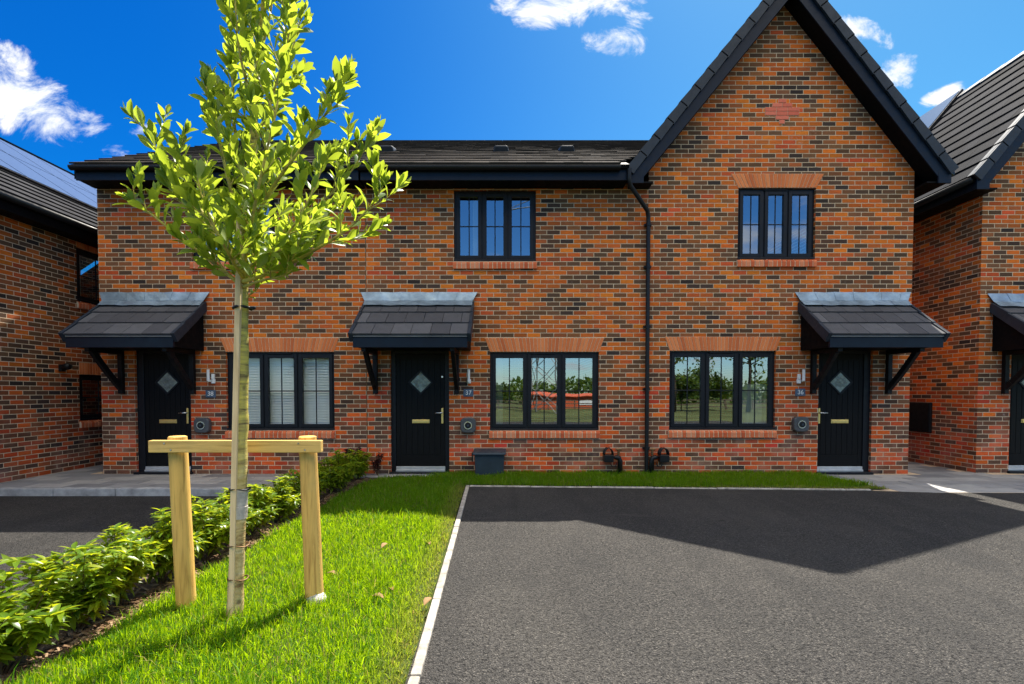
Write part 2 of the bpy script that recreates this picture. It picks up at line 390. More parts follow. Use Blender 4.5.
# ------------------------------------------------------------------ walls with openings
def front_wall(mb, x0, x1, z0, z1, Y, holes, top=None, reveal=.11):
    xs = sorted({x0, x1, *[h[0] for h in holes], *[h[1] for h in holes]}); zs = sorted({z0, z1, *[h[2] for h in holes], *[h[3] for h in holes]})
    for i in range(len(xs)-1):
        for j in range(len(zs)-1):
            cx, cz = (xs[i]+xs[i+1])/2, (zs[j]+zs[j+1])/2
            if any(h[0] < cx < h[1] and h[2] < cz < h[3] for h in holes): continue
            mb.quad((xs[i],Y,zs[j]), (xs[i+1],Y,zs[j]), (xs[i+1],Y,zs[j+1]), (xs[i],Y,zs[j+1]))
    for a, b_, c, d in holes:
        y2 = Y + reveal
        mb.quad((a,Y,c),(a,y2,c),(a,y2,d),(a,Y,d)); mb.quad((b_,Y,c),(b_,Y,d),(b_,y2,d),(b_,y2,c))
        mb.quad((a,Y,d),(a,y2,d),(b_,y2,d),(b_,Y,d)); mb.quad((a,Y,c),(b_,Y,c),(b_,y2,c),(a,y2,c))
    if top: mb.add([(p[0], Y, p[1]) for p in top], [tuple(range(len(top)))])
    return mb

WY = 8.5     # depth of the terrace's front wall
def rect(px0, py0, px1, py1, Y=WY):
    a = at(px0, py1, Y); b_ = at(px1, py0, Y); return (a.x, b_.x, a.z, b_.z)

def lintel_arch(mb, mb2, x0, x1, z0, h, spl, Y):
    n = max(3, round((x1-x0)/.058)); gp = .004
    for i in range(n):
        f0, f1 = i/n, (i+1)/n
        b0, b1 = x0+(x1-x0)*f0+gp, x0+(x1-x0)*f1-gp
        t0, t1 = x0-spl+(x1-x0+2*spl)*f0+gp, x0-spl+(x1-x0+2*spl)*f1-gp
        j = random.uniform(0, .003)
        mb.hexa([(b0,Y-.009-j,z0+.004),(b1,Y-.009-j,z0+.004),(b1,Y+.02,z0+.004),(b0,Y+.02,z0+.004),
                 (t0,Y-.009-j,z0+h-.004),(t1,Y-.009-j,z0+h-.004),(t1,Y+.02,z0+h-.004),(t0,Y+.02,z0+h-.004)])
    mb2.hexa([(x0,Y-.004,z0),(x1,Y-.004,z0),(x1,Y+.015,z0),(x0,Y+.015,z0),(x0-spl,Y-.004,z0+h),(x1+spl,Y-.004,z0+h),(x1+spl,Y+.015,z0+h),(x0-spl,Y+.015,z0+h)])

def sill_course(mb, mb2, x0, x1, z1, Y, h=.135, out=.045):
    n = max(3, round((x1-x0)/.0755)); gp = .0075
    for i in range(n):
        a, b_ = x0+(x1-x0)*i/n+gp, x0+(x1-x0)*(i+1)/n-gp; j = random.uniform(-.003,.003)
        prof = [(Y+.06,z1-.002),(Y-out+.022,z1-.022),(Y-out+.006,z1-.034),(Y-out+j,z1-.055),(Y-out+j+.004,z1-h),(Y+.06,z1-h)]
        mb.prism(prof, 0, a, b_)
    mb2.prism([(Y+.05,z1-.006),(Y-out+.026,z1-.025),(Y-out+.009,z1-.050),(Y-out+.008,z1-h+.004),(Y+.05,z1-h+.004)], 0, x0+.004, x1-.004)

def window(parent, hole, Y, ncas=3, lint=.24, spl=.09, sill=True, blind=None, slack=True):
    """casement window: outer frame > casement, pane, lintel, sill, trickle vent, blind / curtain"""
    x0, x1, z0, z1 = hole
    fy0, fy1 = Y+.045, Y+.115
    t = .05
    fb = MB(); fb.box(x0,x0+t,fy0,fy1,z0,z1).box(x1-t,x1,fy0,fy1,z0,z1).box(x0+t,x1-t,fy0,fy1,z1-t,z1)
    fb.box(x0+t,x1-t,fy0,fy1,z0,z0+t).box(x0-.001,x1+.001,fy0-.05,fy0+.012,z0-.002,z0+.032)
    w = (x1-x0-2*t)/ncas
    for i in range(1, ncas): fb.box(x0+t+w*i-.022, x0+t+w*i+.022, fy0+.001, fy1, z0+t, z1-t)
    win = fb.build('window', M['frame'], parent, bevel=.005)
    pb = MB()
    for i in range(ncas):
        a = x0+t+w*i + (.022 if i else 0) - .008; b_ = x0+t+w*(i+1) - (.022 if i < ncas-1 else 0) + .008
        c, d = z0+t-.008, z1-t+.008; s = .058; cy0, cy1 = fy0-.018, fy0+.05
        cb = MB(); cb.box(a,a+s,cy0,cy1,c,d).box(b_-s,b_,cy0,cy1,c,d).box(a+s,b_-s,cy0,cy1,c,c+s).box(a+s,b_-s,cy0,cy1,d-s,d)
        mx, mz = (a+b_)/2, (c+d)/2
        cb.box(mx-.009,mx+.009,cy0+.022,cy0+.036,c+s,d-s); cb.box(a+s,mx-.009,cy0+.0225,cy0+.0355,mz-.009,mz+.009).box(mx+.009,b_-s,cy0+.0225,cy0+.0355,mz-.009,mz+.009)
        cb.build('casement', M['frame'], win, bevel=.004)
        tl = random.uniform(-.0012,.0012); pb.quad((a+s-.006,cy0+.03,c+s-.006),(b_-s+.006,cy0+.03+tl,c+s-.006),(b_-s+.006,cy0+.03+tl,d-s+.006),(a+s-.006,cy0+.03,d-s+.006))
    pb.build('pane', M['glass_clear'] if blind == 'slats' else M['glass'], win)
    vb = MB(); mx = (x0+x1)/2 - .02; vb.box(mx-.2,mx+.2,fy0-.03,fy0-.001,z1-.036,z1-.014); vb.build('trickle_vent', M['frame'], win, bevel=.004)
    if lint:
        a, c = MB(), MB(); lintel_arch(a, c, x0, x1, z1, lint, spl, Y)
        a.build('lintel', M['lintel'], win, bevel=.003, seg=1); c.build('lintel_mortar', M['mortar'], win)
    if sill:
        a, c = MB(), MB(); sill_course(a, c, x0-.02, x1+.02, z0, Y)
        a.build('brick_sill', M['sill'], win); c.build('sill_mortar', M['mortar'], win)
    if blind == 'slats':
        bb = MB(); z = z0+.08
        while z < z1-.06:
            bb.hexa([(x0+.07,fy1+.05,z),(x1-.07,fy1+.05,z),(x1-.07,fy1+.085,z+.044),(x0+.07,fy1+.085,z+.044),
                     (x0+.07,fy1+.049,z+.003),(x1-.07,fy1+.049,z+.003),(x1-.07,fy1+.084,z+.047),(x0+.07,fy1+.084,z+.047)]); z += .046
        bb.build('venetian_blind', M['blind'], win)
    elif blind:
        for (f0, f1, zb) in blind:
            cb = MB(); n = 26; a, b_ = x0+(x1-x0)*f0, x0+(x1-x0)*f1
            for k in range(n):
                xa, xb = a+(b_-a)*k/n, a+(b_-a)*(k+1)/n; ya, yb = fy1+.09+.022*math.sin(k*1.35), fy1+.09+.022*math.sin((k+1)*1.35)
                cb.quad((xa,ya,z0-.05),(xb,yb,z0-.05),(xb,yb,z0+(z1-z0)*zb),(xa,ya,z0+(z1-z0)*zb))
            cb.build('curtain', M['curtain'], win, smooth=True)
    return win

def front_door(parent, hole, leaf_x, handle_right, Y):
    x0, x1, z0, z1 = hole; lx0, lx1 = leaf_x
    fy0 = Y+.05; fy1 = Y+.12
    leaf = MB(); ly0, ly1 = fy0+.022, fy0+.07
    zb, zt = z0+.10, z1-.055
    leaf.box(lx0, lx1, ly0, ly1, zb, zt)
    n = 7; gw = .007; m0, m1 = lx0+.075, lx1-.075
    for i in range(n):          # vertical tongue-and-groove boards, raised between the grooves
        a, b_ = m0+(m1-m0)*i/n+gw/2, m0+(m1-m0)*(i+1)/n-gw/2
        leaf.box(a, b_, ly0-.006, ly0+.002, zb+.2, zt-.1)
    leaf.box(lx0, m0-.006, ly0-.0062, ly0+.002, zb, zt); leaf.box(m1+.006, lx1, ly0-.0062, ly0+.002, zb, zt)
    leaf.box(m0-.006, m1+.006, ly0-.0064, ly0+.002, zb, zb+.19); leaf.box(m0-.006, m1+.006, ly0-.0064, ly0+.002, zt-.09, zt)
    d = leaf.build('door', M['door'], parent, bevel=.002, seg=1)
    fb = MB(); fb.box(x0,lx0-.004,fy0,fy1,z0,z1).box(lx1+.004,x1,fy0,fy1,z0,z1).box(lx0-.004,lx1+.004,fy0,fy1,zt+.004,z1)
    fb.build('door_frame', M['frame'], d, bevel=.005)
    tb = MB(); tb.box(lx0-.004,lx1+.004,fy0-.03,fy0+.03,z0+.012,z0+.045).box(lx0-.004,lx1+.004,fy0-.006,fy0+.04,z0+.045,z0+.096)
    tb.build('threshold', M['alu'], d, bevel=.004)
    sb = MB(); sb.box(x0-.02,x1+.02,Y-.05,fy1,z0-.035,z0+.011); sb.build('door_step', M['frame'], d, bevel=.006)
    cx, cz, r = (lx0+lx1)/2 + .005, 1.565, .185
    def ring(ro, ri, ya, yb):
        mb = MB(); o = [(cx,cz-ro),(cx+ro,cz),(cx,cz+ro),(cx-ro,cz)]; i_ = [(cx,cz-ri),(cx+ri,cz),(cx,cz+ri),(cx-ri,cz)]
        for k in range(4):
            k2 = (k+1)%4
            mb.hexa([(o[k][0],ya,o[k][1]),(o[k2][0],ya,o[k2][1]),(o[k2][0],yb,o[k2][1]),(o[k][0],yb,o[k][1]),
                     (i_[k][0],ya,i_[k][1]),(i_[k2][0],ya,i_[k2][1]),(i_[k2][0],yb,i_[k2][1]),(i_[k][0],yb,i_[k][1])])
        return mb
    ring(r+.035, r-.012, ly0-.02, ly0+.003).build('glazing_frame', M['frame'], d, bevel=.005)
    gb = MB(); q = r-.012; gb.add([(cx,ly0-.009,cz-q),(cx+q,ly0-.009,cz),(cx,ly0-.009,cz+q),(cx-q,ly0-.009,cz)], [(0,1,2,3)])
    gb.add([(cx,ly0-.0072,cz-q),(cx+q,ly0-.0072,cz),(cx,ly0-.0072,cz+q),(cx-q,ly0-.0072,cz)], [(0,1,2,3)])
    gb.build('diamond_pane', M['diamond'], d)
    lb = ring(q*.52, q*.46, ly0-.012, ly0-.0092)
    for sx, sz in ((1,1),(-1,1)):
        a = (cx-sx*q*.5, cz-sz*q*.5); b_ = (cx+sx*q*.5, cz+sz*q*.5)
        lb.tube([(a[0],ly0-.0105,a[1]),(b_[0],ly0-.0105,b_[1])], .003, 6)
    lb.build('leading', M['guttergrey'], d)
    cb = MB(); cb.box(cx-.15,cx+.15,ly0-.016,ly0-.005,.865,.93).box(cx-.135,cx+.135,ly0-.023,ly0-.0155,.873,.918)
    cb.build('letterbox', M['gold'], d, bevel=.004)
    s = 1 if handle_right else -1
    hx = (lx1-.045) if handle_right else (lx0+.045)
    hb = MB(); hb.box(hx-.018,hx+.018,ly0-.018,ly0-.005,.86,1.125); hb.build('handle_plate', M['gold'], d, bevel=.005)
    lv = MB(); lv.tube([(hx,ly0-.017,1.045),(hx,ly0-.06,1.045)], .011, 10); lv.tube([(hx+s*.008,ly0-.06,1.045),(hx-s*.12,ly0-.062,1.043)], [.012,.009], 10)
    lv.build('handle', M['chrome'], d, smooth=True)
    kb = MB(); kb.tube([(hx-s*.0,ly0-.005,1.66),(hx,ly0-.018,1.66)], .016, 14); kb.build('lock_cylinder', M['chrome'], d)
    return d

def diamond_mat():
    m, N, b = mat('frosted_diamond_glass', (.20,.23,.17), .12, .7)
    co = N.coord(); n = N.noise(co, 9., 4, .6)
    N.l(N.ramp(n, [(.3,(.06,.075,.05)),(.7,(.36,.40,.33))]), b.inputs['Base Color'])
    N.l(N.bump(N.noise(co, 26., 3), .006), b.inputs['Normal'])
    return m
M['diamond'] = diamond_mat()

def canopy(parent, xl, xr, Y, brackets, tall=0.):
    """tiled lean-to over a door: porch_canopy > tiles, verges, fascia, gutter, flashing, brackets"""
    zt, zf, yf = 2.90, 2.285, Y-.80
    body = MB(); body.prism([(Y+.0,zt-.05),(yf+.05,zf-.045),(yf+.05,2.10),(Y,2.10)], 0, xl+.03, xr-.03)
    c = body.build('porch_canopy', M['soffit'], parent)
    tb = MB(); vx = Vector((0,.80,zt-zf)); tiles(tb, (xl+.01,yf-.02,zf-.015), (1,0,0), xr-xl-.02, vx, vx.length+.02, .30, .345, .026, gap=.004)
    tb.build('canopy_tiles', M['tile_porch'], c)
    for xa, xb in ((xl-.03, xl+.012), (xr-.012, xr+.03)):
        vb = MB(); d = vx.normalized(); nr = Vector((0,-d.z,d.y))
        for i in range(3):
            p0 = Vector((0,yf-.035,zf-.03)) + d*(.345*i); p1 = p0 + d*.36; up0, up1 = .052, .040
            lo = .105
            q = [p0 - nr*lo, p1 - nr*lo, p1 + nr*up1, p0 + nr*up0]
            e = .004*(2-i)
            vb.prism([(v.y, v.z) for v in q], 0, xa - e, xb + e)
        vb.build('verge', M['verge'], c, bevel=.006)
    fb = MB(); fb.box(xl+.02,xr-.02,yf+.005,yf+.049,2.085,2.245); fb.build('fascia', M['fascia'], c, bevel=.004)
    gb = MB(); gb.box(xl+.025,xr-.025,yf-.012,yf+.03,2.247,2.268); gb.build('eaves_trim', M['guttergrey'], c, bevel=.004)
    lb = MB(); n = 12
    for i in range(n):                       # lead sheet with a few soft waves
        f0, f1 = i/n, (i+1)/n
        def E(f, k):
            wv = .003*math.sin(f*19+k*2) + .004*math.sin(f*41)
            top = (xl-.085+(xr-xl+.17)*f, Y-.012+wv*.3, 3.085+wv); mid = (xl-.01+(xr-xl+.02)*f, Y-.055+wv, 2.935+wv); low = (xl+.0+(xr-xl)*f, Y-.155+wv*.5, 2.845+wv)
            return (top, mid, low)
        a, b_ = E(f0,0), E(f1,0)
        lb.quad(a[0],b_[0],b_[1],a[1]); lb.quad(a[1],b_[1],b_[2],a[2])
    lo = lb.build('lead_flashing', M['lead'], c); sm = lo.modifiers.new('thick','SOLIDIFY'); sm.thickness = .004
    for bx in brackets:
        bb = MB(); h = .036
        bb.box(bx-h,bx+h,Y-.075,Y-.001,1.37,2.099); bb.box(bx-h,bx+h,Y-.72,Y-.0755,2.03,2.0985)
        pts = []
        for k in range(7):
            f = k/6; pts.append((Y-.06-.56*f - .008*math.sin(f*math.pi), 1.47+.58*f - .010*math.sin(f*math.pi)))
        for k in range(6):
            (ya,za),(yb,zb) = pts[k], pts[k+1]; tn = .032
            bb.prism([(ya-tn,za-tn),(yb-tn,zb-tn),(yb+tn,zb+tn),(ya+tn,za+tn)], 0, bx-h+.004, bx+h-.004)
        bb.build('bracket', M['iron'], c, bevel=.004, seg=1)
    return c

# ------------------------------------------------------------------ gable-fronted house
PITCH_G = 1.222
def gable_house(name, x0, x1, Y, depth, holes, eave_z=5.03, over=.385, front=.30):
    """front wall with a steep gable; ridge runs front to back"""
    h = empty(name, ((x0+x1)/2, Y, 0))
    ox, oy = (x0+x1)/2, Y
    hw = (x1-x0)/2
    half = hw + over
    apex = eave_z + half*PITCH_G
    wall_top = apex - PITCH_G*hw - .27
    tip = apex - .27
    L = lambda hs: [(a-ox,b_-ox,c,d) for a,b_,c,d in hs]
    wb = MB(); front_wall(wb, -hw, hw, -.25, wall_top, 0, L(holes), top=[(-hw,wall_top),(hw,wall_top),(0,tip)])
    wb.quad((-hw,0,-.25),(-hw,depth,-.25),(-hw,depth,wall_top),(-hw,0,wall_top)); wb.quad((hw,0,-.25),(hw,0,wall_top),(hw,depth,wall_top),(hw,depth,-.25))
    wb.add([(-hw,depth,-.25),(hw,depth,-.25),(hw,depth,wall_top),(0,depth,tip),(-hw,depth,wall_top)], [(0,1,2,3,4)])
    wb.build('wall', M['brick'], h)
    # roof
    run = math.hypot(1, PITCH_G)
    slope = half*run
    yf, yb = -front, depth + front
    rb = MB()
    rf = empty('roof'); rf.parent = h
    for s in (-1, 1):
        slope_slab(rb, (s*half,yf+.05,eave_z), (0,1,0), yb-yf-.1, (-s,0,PITCH_G), slope-.01, .10)
    deck = rb.build('roof_deck', M['soffit'], rf)
    tb = MB()
    for s in (-1, 1):
        tiles(tb, (s*half,yf+.02,eave_z), (0,1,0), yb-yf-.04, (-s,0,PITCH_G), slope-.02, .30, .34, .028)
    tb.build('roof_tiles', M['tile_shaded'], rf)
    # ridge caps
    rg = MB(); y = yf
    while y < yb-.05:
        e = min(.45, yb-y)
        for s in (-1,1):
            rg.hexa([(0,y,apex+.03),(s*.13,y,apex-.115),(s*.13,y+e-.01,apex-.125),(0,y+e-.01,apex+.02),(0,y,apex+.055),(s*.14,y,apex-.085),(s*.14,y+e-.01,apex-.095),(0,y+e-.01,apex+.045)])
        y += .45
    rg.build('ridge_tiles', M['verge'], rf)
    # verge units, barge boards, soffits
    vb, bb, sb = MB(), MB(), MB()
    n = math.ceil(slope/.34)
    for s in (-1, 1):
        d = Vector((-s, 0, PITCH_G)).normalized(); nr = Vector((s*PITCH_G, 0, 1)).normalized()
        base = Vector((s*half, 0, eave_z)) - d*.05
        for i in range(n):
            a, b_ = .34*i, min(.34*(i+1)+.02, slope+.05)
            ya = yf-.035 - .0
            for (yy0, yy1, l0, u0) in ((yf-.03, yf+.012, -.105, .052), (yf+.012, yf+.10, .03, .055)):
                q = [base+d*a+nr*l0, base+d*b_+nr*(l0+.012), base+d*b_+nr*(u0-.014), base+d*a+nr*u0]
                vb.prism([(p.x,p.z) for p in q], 1, yy0, yy1)
        p0, p1 = base, base + d*(slope+.05)
        q = [p0-nr*.262, Vector((0,0,apex+.0))-Vector((0,0,1))*.262*run, Vector((0,0,apex))-Vector((0,0,1))*.10*run, p0-nr*.10]
        bb.prism([(p.x,p.z) for p in q], 1, yf+.013, yf+.036)
        q = [p0-nr*.256, Vector((0,0,apex-.256*run)), Vector((0,0,apex-.236*run)), p0-nr*.236]
        sb.prism([(p.x,p.z) for p in q], 1, yf+.0365, -.001)
        # boxed end of the barge board, and the side eaves
        xa, xb = sorted((s*(half-.015), s*(hw+.16)))
        bb.box(xa, xb, yf+.008, yf+.040, eave_z-.24, eave_z-.045)
        fa, fb2 = sorted((s*(half-.03), s*(half-.055))); 
        bb.box(fa, fb2, yf+.045, yb-.05, eave_z-.22, eave_z-.012)
        sa, sc_ = sorted((s*(half-.056), s*(hw+.001)))
        sb.box(sa, sc_, yf+.045, yb-.05, eave_z-.225, eave_z-.20)
    vb.build('verge', M['verge'], rf, bevel=.006, seg=1); bb.build('barge_board', M['fascia'], rf, bevel=.003, seg=1); sb.build('soffit', M['soffit'], rf)
    # gutters along both sides
    gb = MB()
    for s in (-1, 1):
        if name == 'gabled_end_house' and s < 0: continue
        xc = s*(half+.02)
        MB().tube([(xc,yf+.05,eave_z-.06),(xc,yb-.05,eave_z-.06)], .055, 12).build('gutter', M['gutter'], rf, smooth=True)
    return h, ox, oy

def off(o, holes_parent):  # parent-local shift of children built in world coordinates
    pass

def reparent(o, p):
    """children are built in world space: give them the parent's inverse so they stay put"""
    o.parent = p; o.matrix_parent_inverse = Matrix.Translation(p.location).inverted()

def local_build(fn, p, *a, **k):
    o = fn(None, *a, **k); reparent(o, p); return o

# ------------------------------------------------------------------ openings measured off the facade
H_up_left  = rect(192, 190, 274, 261); H_up_mid = rect(454, 190, 536, 261); H_up_right = rect(737.5, 188, 816, 259)
H_lo_left  = rect(227, 352, 334, 430); H_lo_mid = rect(490, 352, 599, 430); H_lo_right = rect(669, 351, 776, 429.5)
D_left  = rect(136.6, 350.5, 190, 472.5); D_mid = rect(391, 350.5, 449, 472.5); D_right = rect(817, 350.5, 873, 472.5)
fx = lambda px, py=420, Y=WY: at(px, py, Y).x
XL, XJ, XG, XR = fx(100, 330), fx(367), 2.33, fx(911, 330)

def flat_house(name, x0, x1, holes, left_end):
    h = empty(name, ((x0+x1)/2, WY, 0)); ox, oy = h.location.x, WY
    depth = 8.8; zt = 4.9; hw = (x1-x0)/2
    wb = MB(); front_wall(wb, -hw, hw, -.25, zt, 0, [(a-ox,b_-ox,c,d) for a,b_,c,d in holes])
    for s in (-1, 1):
        wb.add([(s*hw,0,-.25),(s*hw,depth,-.25),(s*hw,depth,zt),(s*hw,depth/2,7.55),(s*hw,0,zt)], [(0,1,2,3,4)])
    wb.quad((-hw,depth,-.25),(hw,depth,-.25),(hw,depth,zt),(-hw,depth,zt))
    wb.build('wall', M['brick'], h)
    rf = empty('roof'); rf.parent = h
    ye, ze, yr, zr = -.45, 5.02, depth/2, 7.76
    sl = math.hypot(yr-ye, zr-ze)
    xa = -hw - (.06 if left_end else 0); xb = hw if left_end else hw + 2.2
    lim = (lambda p: True) if left_end else (lambda p: p.x + ox < 4.57 - (8.33-p.z)/PITCH_G - .02)
    rb = MB(); tb = MB()
    xb2 = hw if left_end else hw - .43
    for yy, dy in ((ye, 1), (depth-ye, -1)):
        slope_slab(rb, (xa+.02,yy,ze), (1,0,0), xb2-xa-.02, (0,dy*(yr-ye),zr-ze), sl, .06)
        tiles(tb, (xa,yy,ze), (1,0,0), xb-xa, (0,dy*(yr-ye),zr-ze), sl-.02, .30, .335, .026, clip=lim)
    rb.build('roof_deck', M['soffit'], rf); tb.build('roof_tiles', M['tile_old'], rf)
    rg = MB(); x = xa; xe = hw if left_end else 4.0-ox
    while x < xe:
        e = min(.45, xe-x)
        for s in (-1,1):
            rg.hexa([(x,yr,zr+.02),(x+e-.008,yr,zr+.02),(x+e-.008,yr+s*.14,zr-.055),(x,yr+s*.14,zr-.055),(x,yr,zr+.045),(x+e-.008,yr,zr+.045),(x+e-.008,yr+s*.15,zr-.03),(x,yr+s*.15,zr-.03)])
        x += .45
    rg.build('ridge_tiles', M['tile'], rf)
    fb = MB(); xf = xb2 if not left_end else hw
    fb.box(xa+.03, xf, ye+.075, ye+.10, 4.80, 4.985)
    MB().box(xa+.03, xf, depth-ye-.10, depth-ye-.075, 4.80, 4.985).build('fascia', M['fascia'], rf)
    fb.build('fascia', M['fascia'], rf, bevel=.004)
    sb = MB(); sb.box(xa+.035, xf, ye+.1005, -.002, 4.815, 4.84); 
    if left_end:
        for dy in (0,1):
            q = [(ye+.08,ze-.20),(yr,zr-.20),(yr,zr-.02),(ye+.08,ze-.02)]
            if dy: q = [(depth-p[0],p[1]) for p in q]
            sb.prism(q, 0, xa+.005, xa+.032)
    sb.build('soffit', M['soffit'], rf)
    gb = MB(); n = 10
    prof = [(ye+.072 - .055 + .055*math.cos(t), 4.985 + .055*math.sin(t)) for t in [math.pi + math.pi*k/n for k in range(n+1)]] 
    prof += [(y_+(.006 if k==0 else 0), 4.998) for k, y_ in enumerate([ye+.070, ye-.036])]
    gb.prism(prof, 0, xa-.0, xf-.14); gb.build('gutter', M['gutter'], rf)
    return h, rf

def vent_tile(rf, px, py, ze=5.02, ox=0):
    # low roof ventilator sitting on the front slope
    pr = rf.parent.location
    ye, zr, yr = WY-.45, 7.76, WY+4.4
    best = None
    for k in range(400):
        y = ye + (yr-ye)*k/399; z = 5.02 + (zr-5.02)*k/399 + .03
        q = at(px, py, y)
        if best is None or abs(q.z-z) < best[0]: best = (abs(q.z-z), q.x, y, z)
    _, x, y, z = best
    vb = MB(); v = Vector((0,yr-ye,zr-5.02)).normalized(); nr = Vector((0,-v.z,v.y)); u = Vector((1,0,0)); p = Vector((x-pr.x,y-pr.y,z))
    w = .16
    vb.hexa([p-u*w-nr*.03, p+u*w-nr*.03, p+u*w+v*.3-nr*.03, p-u*w+v*.3-nr*.03, p-u*w*.8+nr*.10, p+u*w*.8+nr*.10, p+u*w*.9+v*.3+nr*.03, p-u*w*.9+v*.3+nr*.03])
    vb.build('roof_vent', M['verge'], rf, bevel=.03, seg=3)

# --- left house of the terrace
left, left_roof = flat_house('terraced_house', XL, XJ, [H_up_left, H_lo_left, D_left], True)
tag(left, 'left brick terraced house behind the young tree, slatted blind downstairs', 'house', 'row of new brick houses')
mid, mid_roof = flat_house('terraced_house', XJ, XG, [H_up_mid, H_lo_mid, D_mid], False)
tag(mid, 'middle brick terraced house with low eaves and door beside grey box', 'house', 'row of new brick houses')
for px, py in ((386,151), ): vent_tile(mid_roof, px, py)
for px, py in ((501,151), (567,151)): vent_tile(mid_roof, px, py)
gab, gox, goy = gable_house('gabled_end_house', XG, XR, WY, 8.8, [H_up_right, H_lo_right, D_right])
tag(gab, 'tall gabled end house of the terrace with pink brick cross motif', 'house', 'row of new brick houses')

local_build(window, left, H_up_left, WY, lint=0); local_build(window, left, H_lo_left, WY, blind='slats')
local_build(window, mid, H_up_mid, WY, lint=0, blind=[(.22,.33,1.)]); local_build(window, mid, H_lo_mid, WY, blind=[(.05,.115,1.)])
local_build(window, gab, H_up_right, WY, lint=.235, spl=.13); local_build(window, gab, H_lo_right, WY, lint=.24, spl=.085, blind=[(.69,.97,.58)])
local_build(front_door, left, D_left, (fx(142.7), fx(188)), True, WY)
local_build(front_door, mid, D_mid, (fx(395.5), fx(444.5)), True, WY)
local_build(front_door, gab, D_right, (fx(818.5), fx(865)), False, WY)
local_build(canopy, left, fx(105,303), fx(205,303), WY, (fx(123,380), fx(194,380)))
local_build(canopy, mid, fx(366,303), fx(472.5,303), WY, (fx(376,380), fx(457,380)))
local_build(canopy, gab, fx(799.5,303), fx(905,303), WY, (fx(812,380), fx(887,380)))

# brick cross motif high in the gable
mb, mm = MB(), MB(); c = at(782, 109.5, WY)
rows = [(-3,.42),(-2,1.0),(-1,2.55),(0,2.55),(1,1.5),(2,.6)]
for r, w in rows:
    z = c.z + (r-.5)*.075*.92; W = w*.225*1.0
    k = max(1, round(w)); 
    for i in range(k):
        a = c.x - W/2 + W*i/k; mb.box(a+.004, a+W/k-.004, WY-.012, WY+.02, z+.004, z+.066)
    mm.box(c.x-W/2, c.x+W/2, WY-.005, WY+.018, z-.001, z+.070)
o = mb.build('brick_motif', M['motif'], None, bevel=.003, seg=1); reparent(o, gab)
o2 = mm.build('motif_mortar', M['mortar'], o)

# movement joint at the party line and the downpipe
jb = MB(); jb.box(XJ-.006, XJ+.006, WY-.003, WY+.01, .0, 4.8); o = jb.build('movement_joint', M['stem'], None); reparent(o, mid)
dx = fx(646.5, 330)
dp = MB(); yg = WY-.45-.0
dp.tube([(at(629,172,8.1).x,8.08,4.96),(at(629,172,8.1).x,8.08,4.80),(at(630,185,8.1).x+.01,8.10,4.70),(dx-.03,8.40,4.42),(dx,8.435,4.32),(dx,8.435,4.2)], .036, 12)
dp.tube([(dx,8.435,4.2),(dx,8.435,.05)], .034, 14)
for z in (.45, 1.45, 2.5, 3.5, 4.2):
    dp.tube([(dx,8.435,z-.025),(dx,8.435,z+.025)], .041, 14); dp.box(dx-.06,dx+.06,8.455,8.499,z-.018,z+.018)
o = dp.build('downpipe', M['gutter'], None, smooth=True); reparent(o, mid)
o.modifiers.new('edge','EDGE_SPLIT').split_angle = R(40)

# --- neighbour on the right: another gable fronted house
RX0, RY = 8.06, 8.62
doff = at(985,293,RY).x - at(792.7,291,WY).x
HD = (D_right[0]+doff+.02, D_right[1]+doff+.02, D_right[2], D_right[3])
HNU = (RX0+1.58, RX0+2.90, H_up_right[2], H_up_right[3]); HNL = (RX0+2.20, RX0+4.0, H_lo_right[2], H_lo_right[3])
nb, _, _ = gable_house('gabled_house', RX0, RX0+4.47, RY, 8.8, [HD, HNU, HNL], eave_z=4.98)
local_build(window, nb, HNU, RY, lint=.235, spl=.13); local_build(window, nb, HNL, RY)
tag(nb, 'neighbouring gabled brick house at the right edge, solar panel on roof', 'house', 'row of new brick houses')
local_build(front_door, nb, HD, (fx(818.5)+doff+.02, fx(865)+doff+.02), True, RY)
local_build(canopy, nb, fx(799.5,303)+doff, fx(905,303)+doff, RY, (fx(812,380)+doff+.0, fx(887,380)+doff))
def slope_panel(parent, origin, ux, vx, L, W, nu, nv, lift=.07):
    ux, vx = Vector(ux).normalized(), Vector(vx).normalized(); nr = ux.cross(vx).normalized()
    if nr.z < 0: nr = -nr
    o = Vector(origin) - parent.matrix_basis.translation
    mb, fr = MB(), MB()
    for i in range(nu):
        for j in range(nv):
            p = o + ux*(L*i+.022) + vx*(W*j+.022)
            def Q(a, b_, h): return p + ux*a + vx*b_ + nr*(lift+h)
            l, w = L-.044, W-.044
            mb.hexa([Q(0,0,-.02),Q(l,0,-.02),Q(l,w,-.02),Q(0,w,-.02),Q(0,0,.02),Q(l,0,.02),Q(l,w,.02),Q(0,w,.02)])
    q = [o - ux*.02 - vx*.02, o + ux*(L*nu+.02) - vx*.02, o + ux*(L*nu+.02) + vx*(W*nv+.02), o - ux*.02 + vx*(W*nv+.02)]
    fr.hexa([p + nr*(lift-.045) for p in q] + [p + nr*(lift+.008) for p in q])
    s = mb.build('solar_panel', M['solar'], parent); fr.build('panel_frame', M['gutter'], s)
cxn = RX0+4.47/2; half = 4.47/2+.385; apn = 4.98 + half*PITCH_G
tt = .62
slope_panel(nb, (cxn - half*(1-tt), 11.6, 4.98+half*tt*PITCH_G), (0,1,0), (1,0,PITCH_G), 1.1, 1.65, 3, 1)

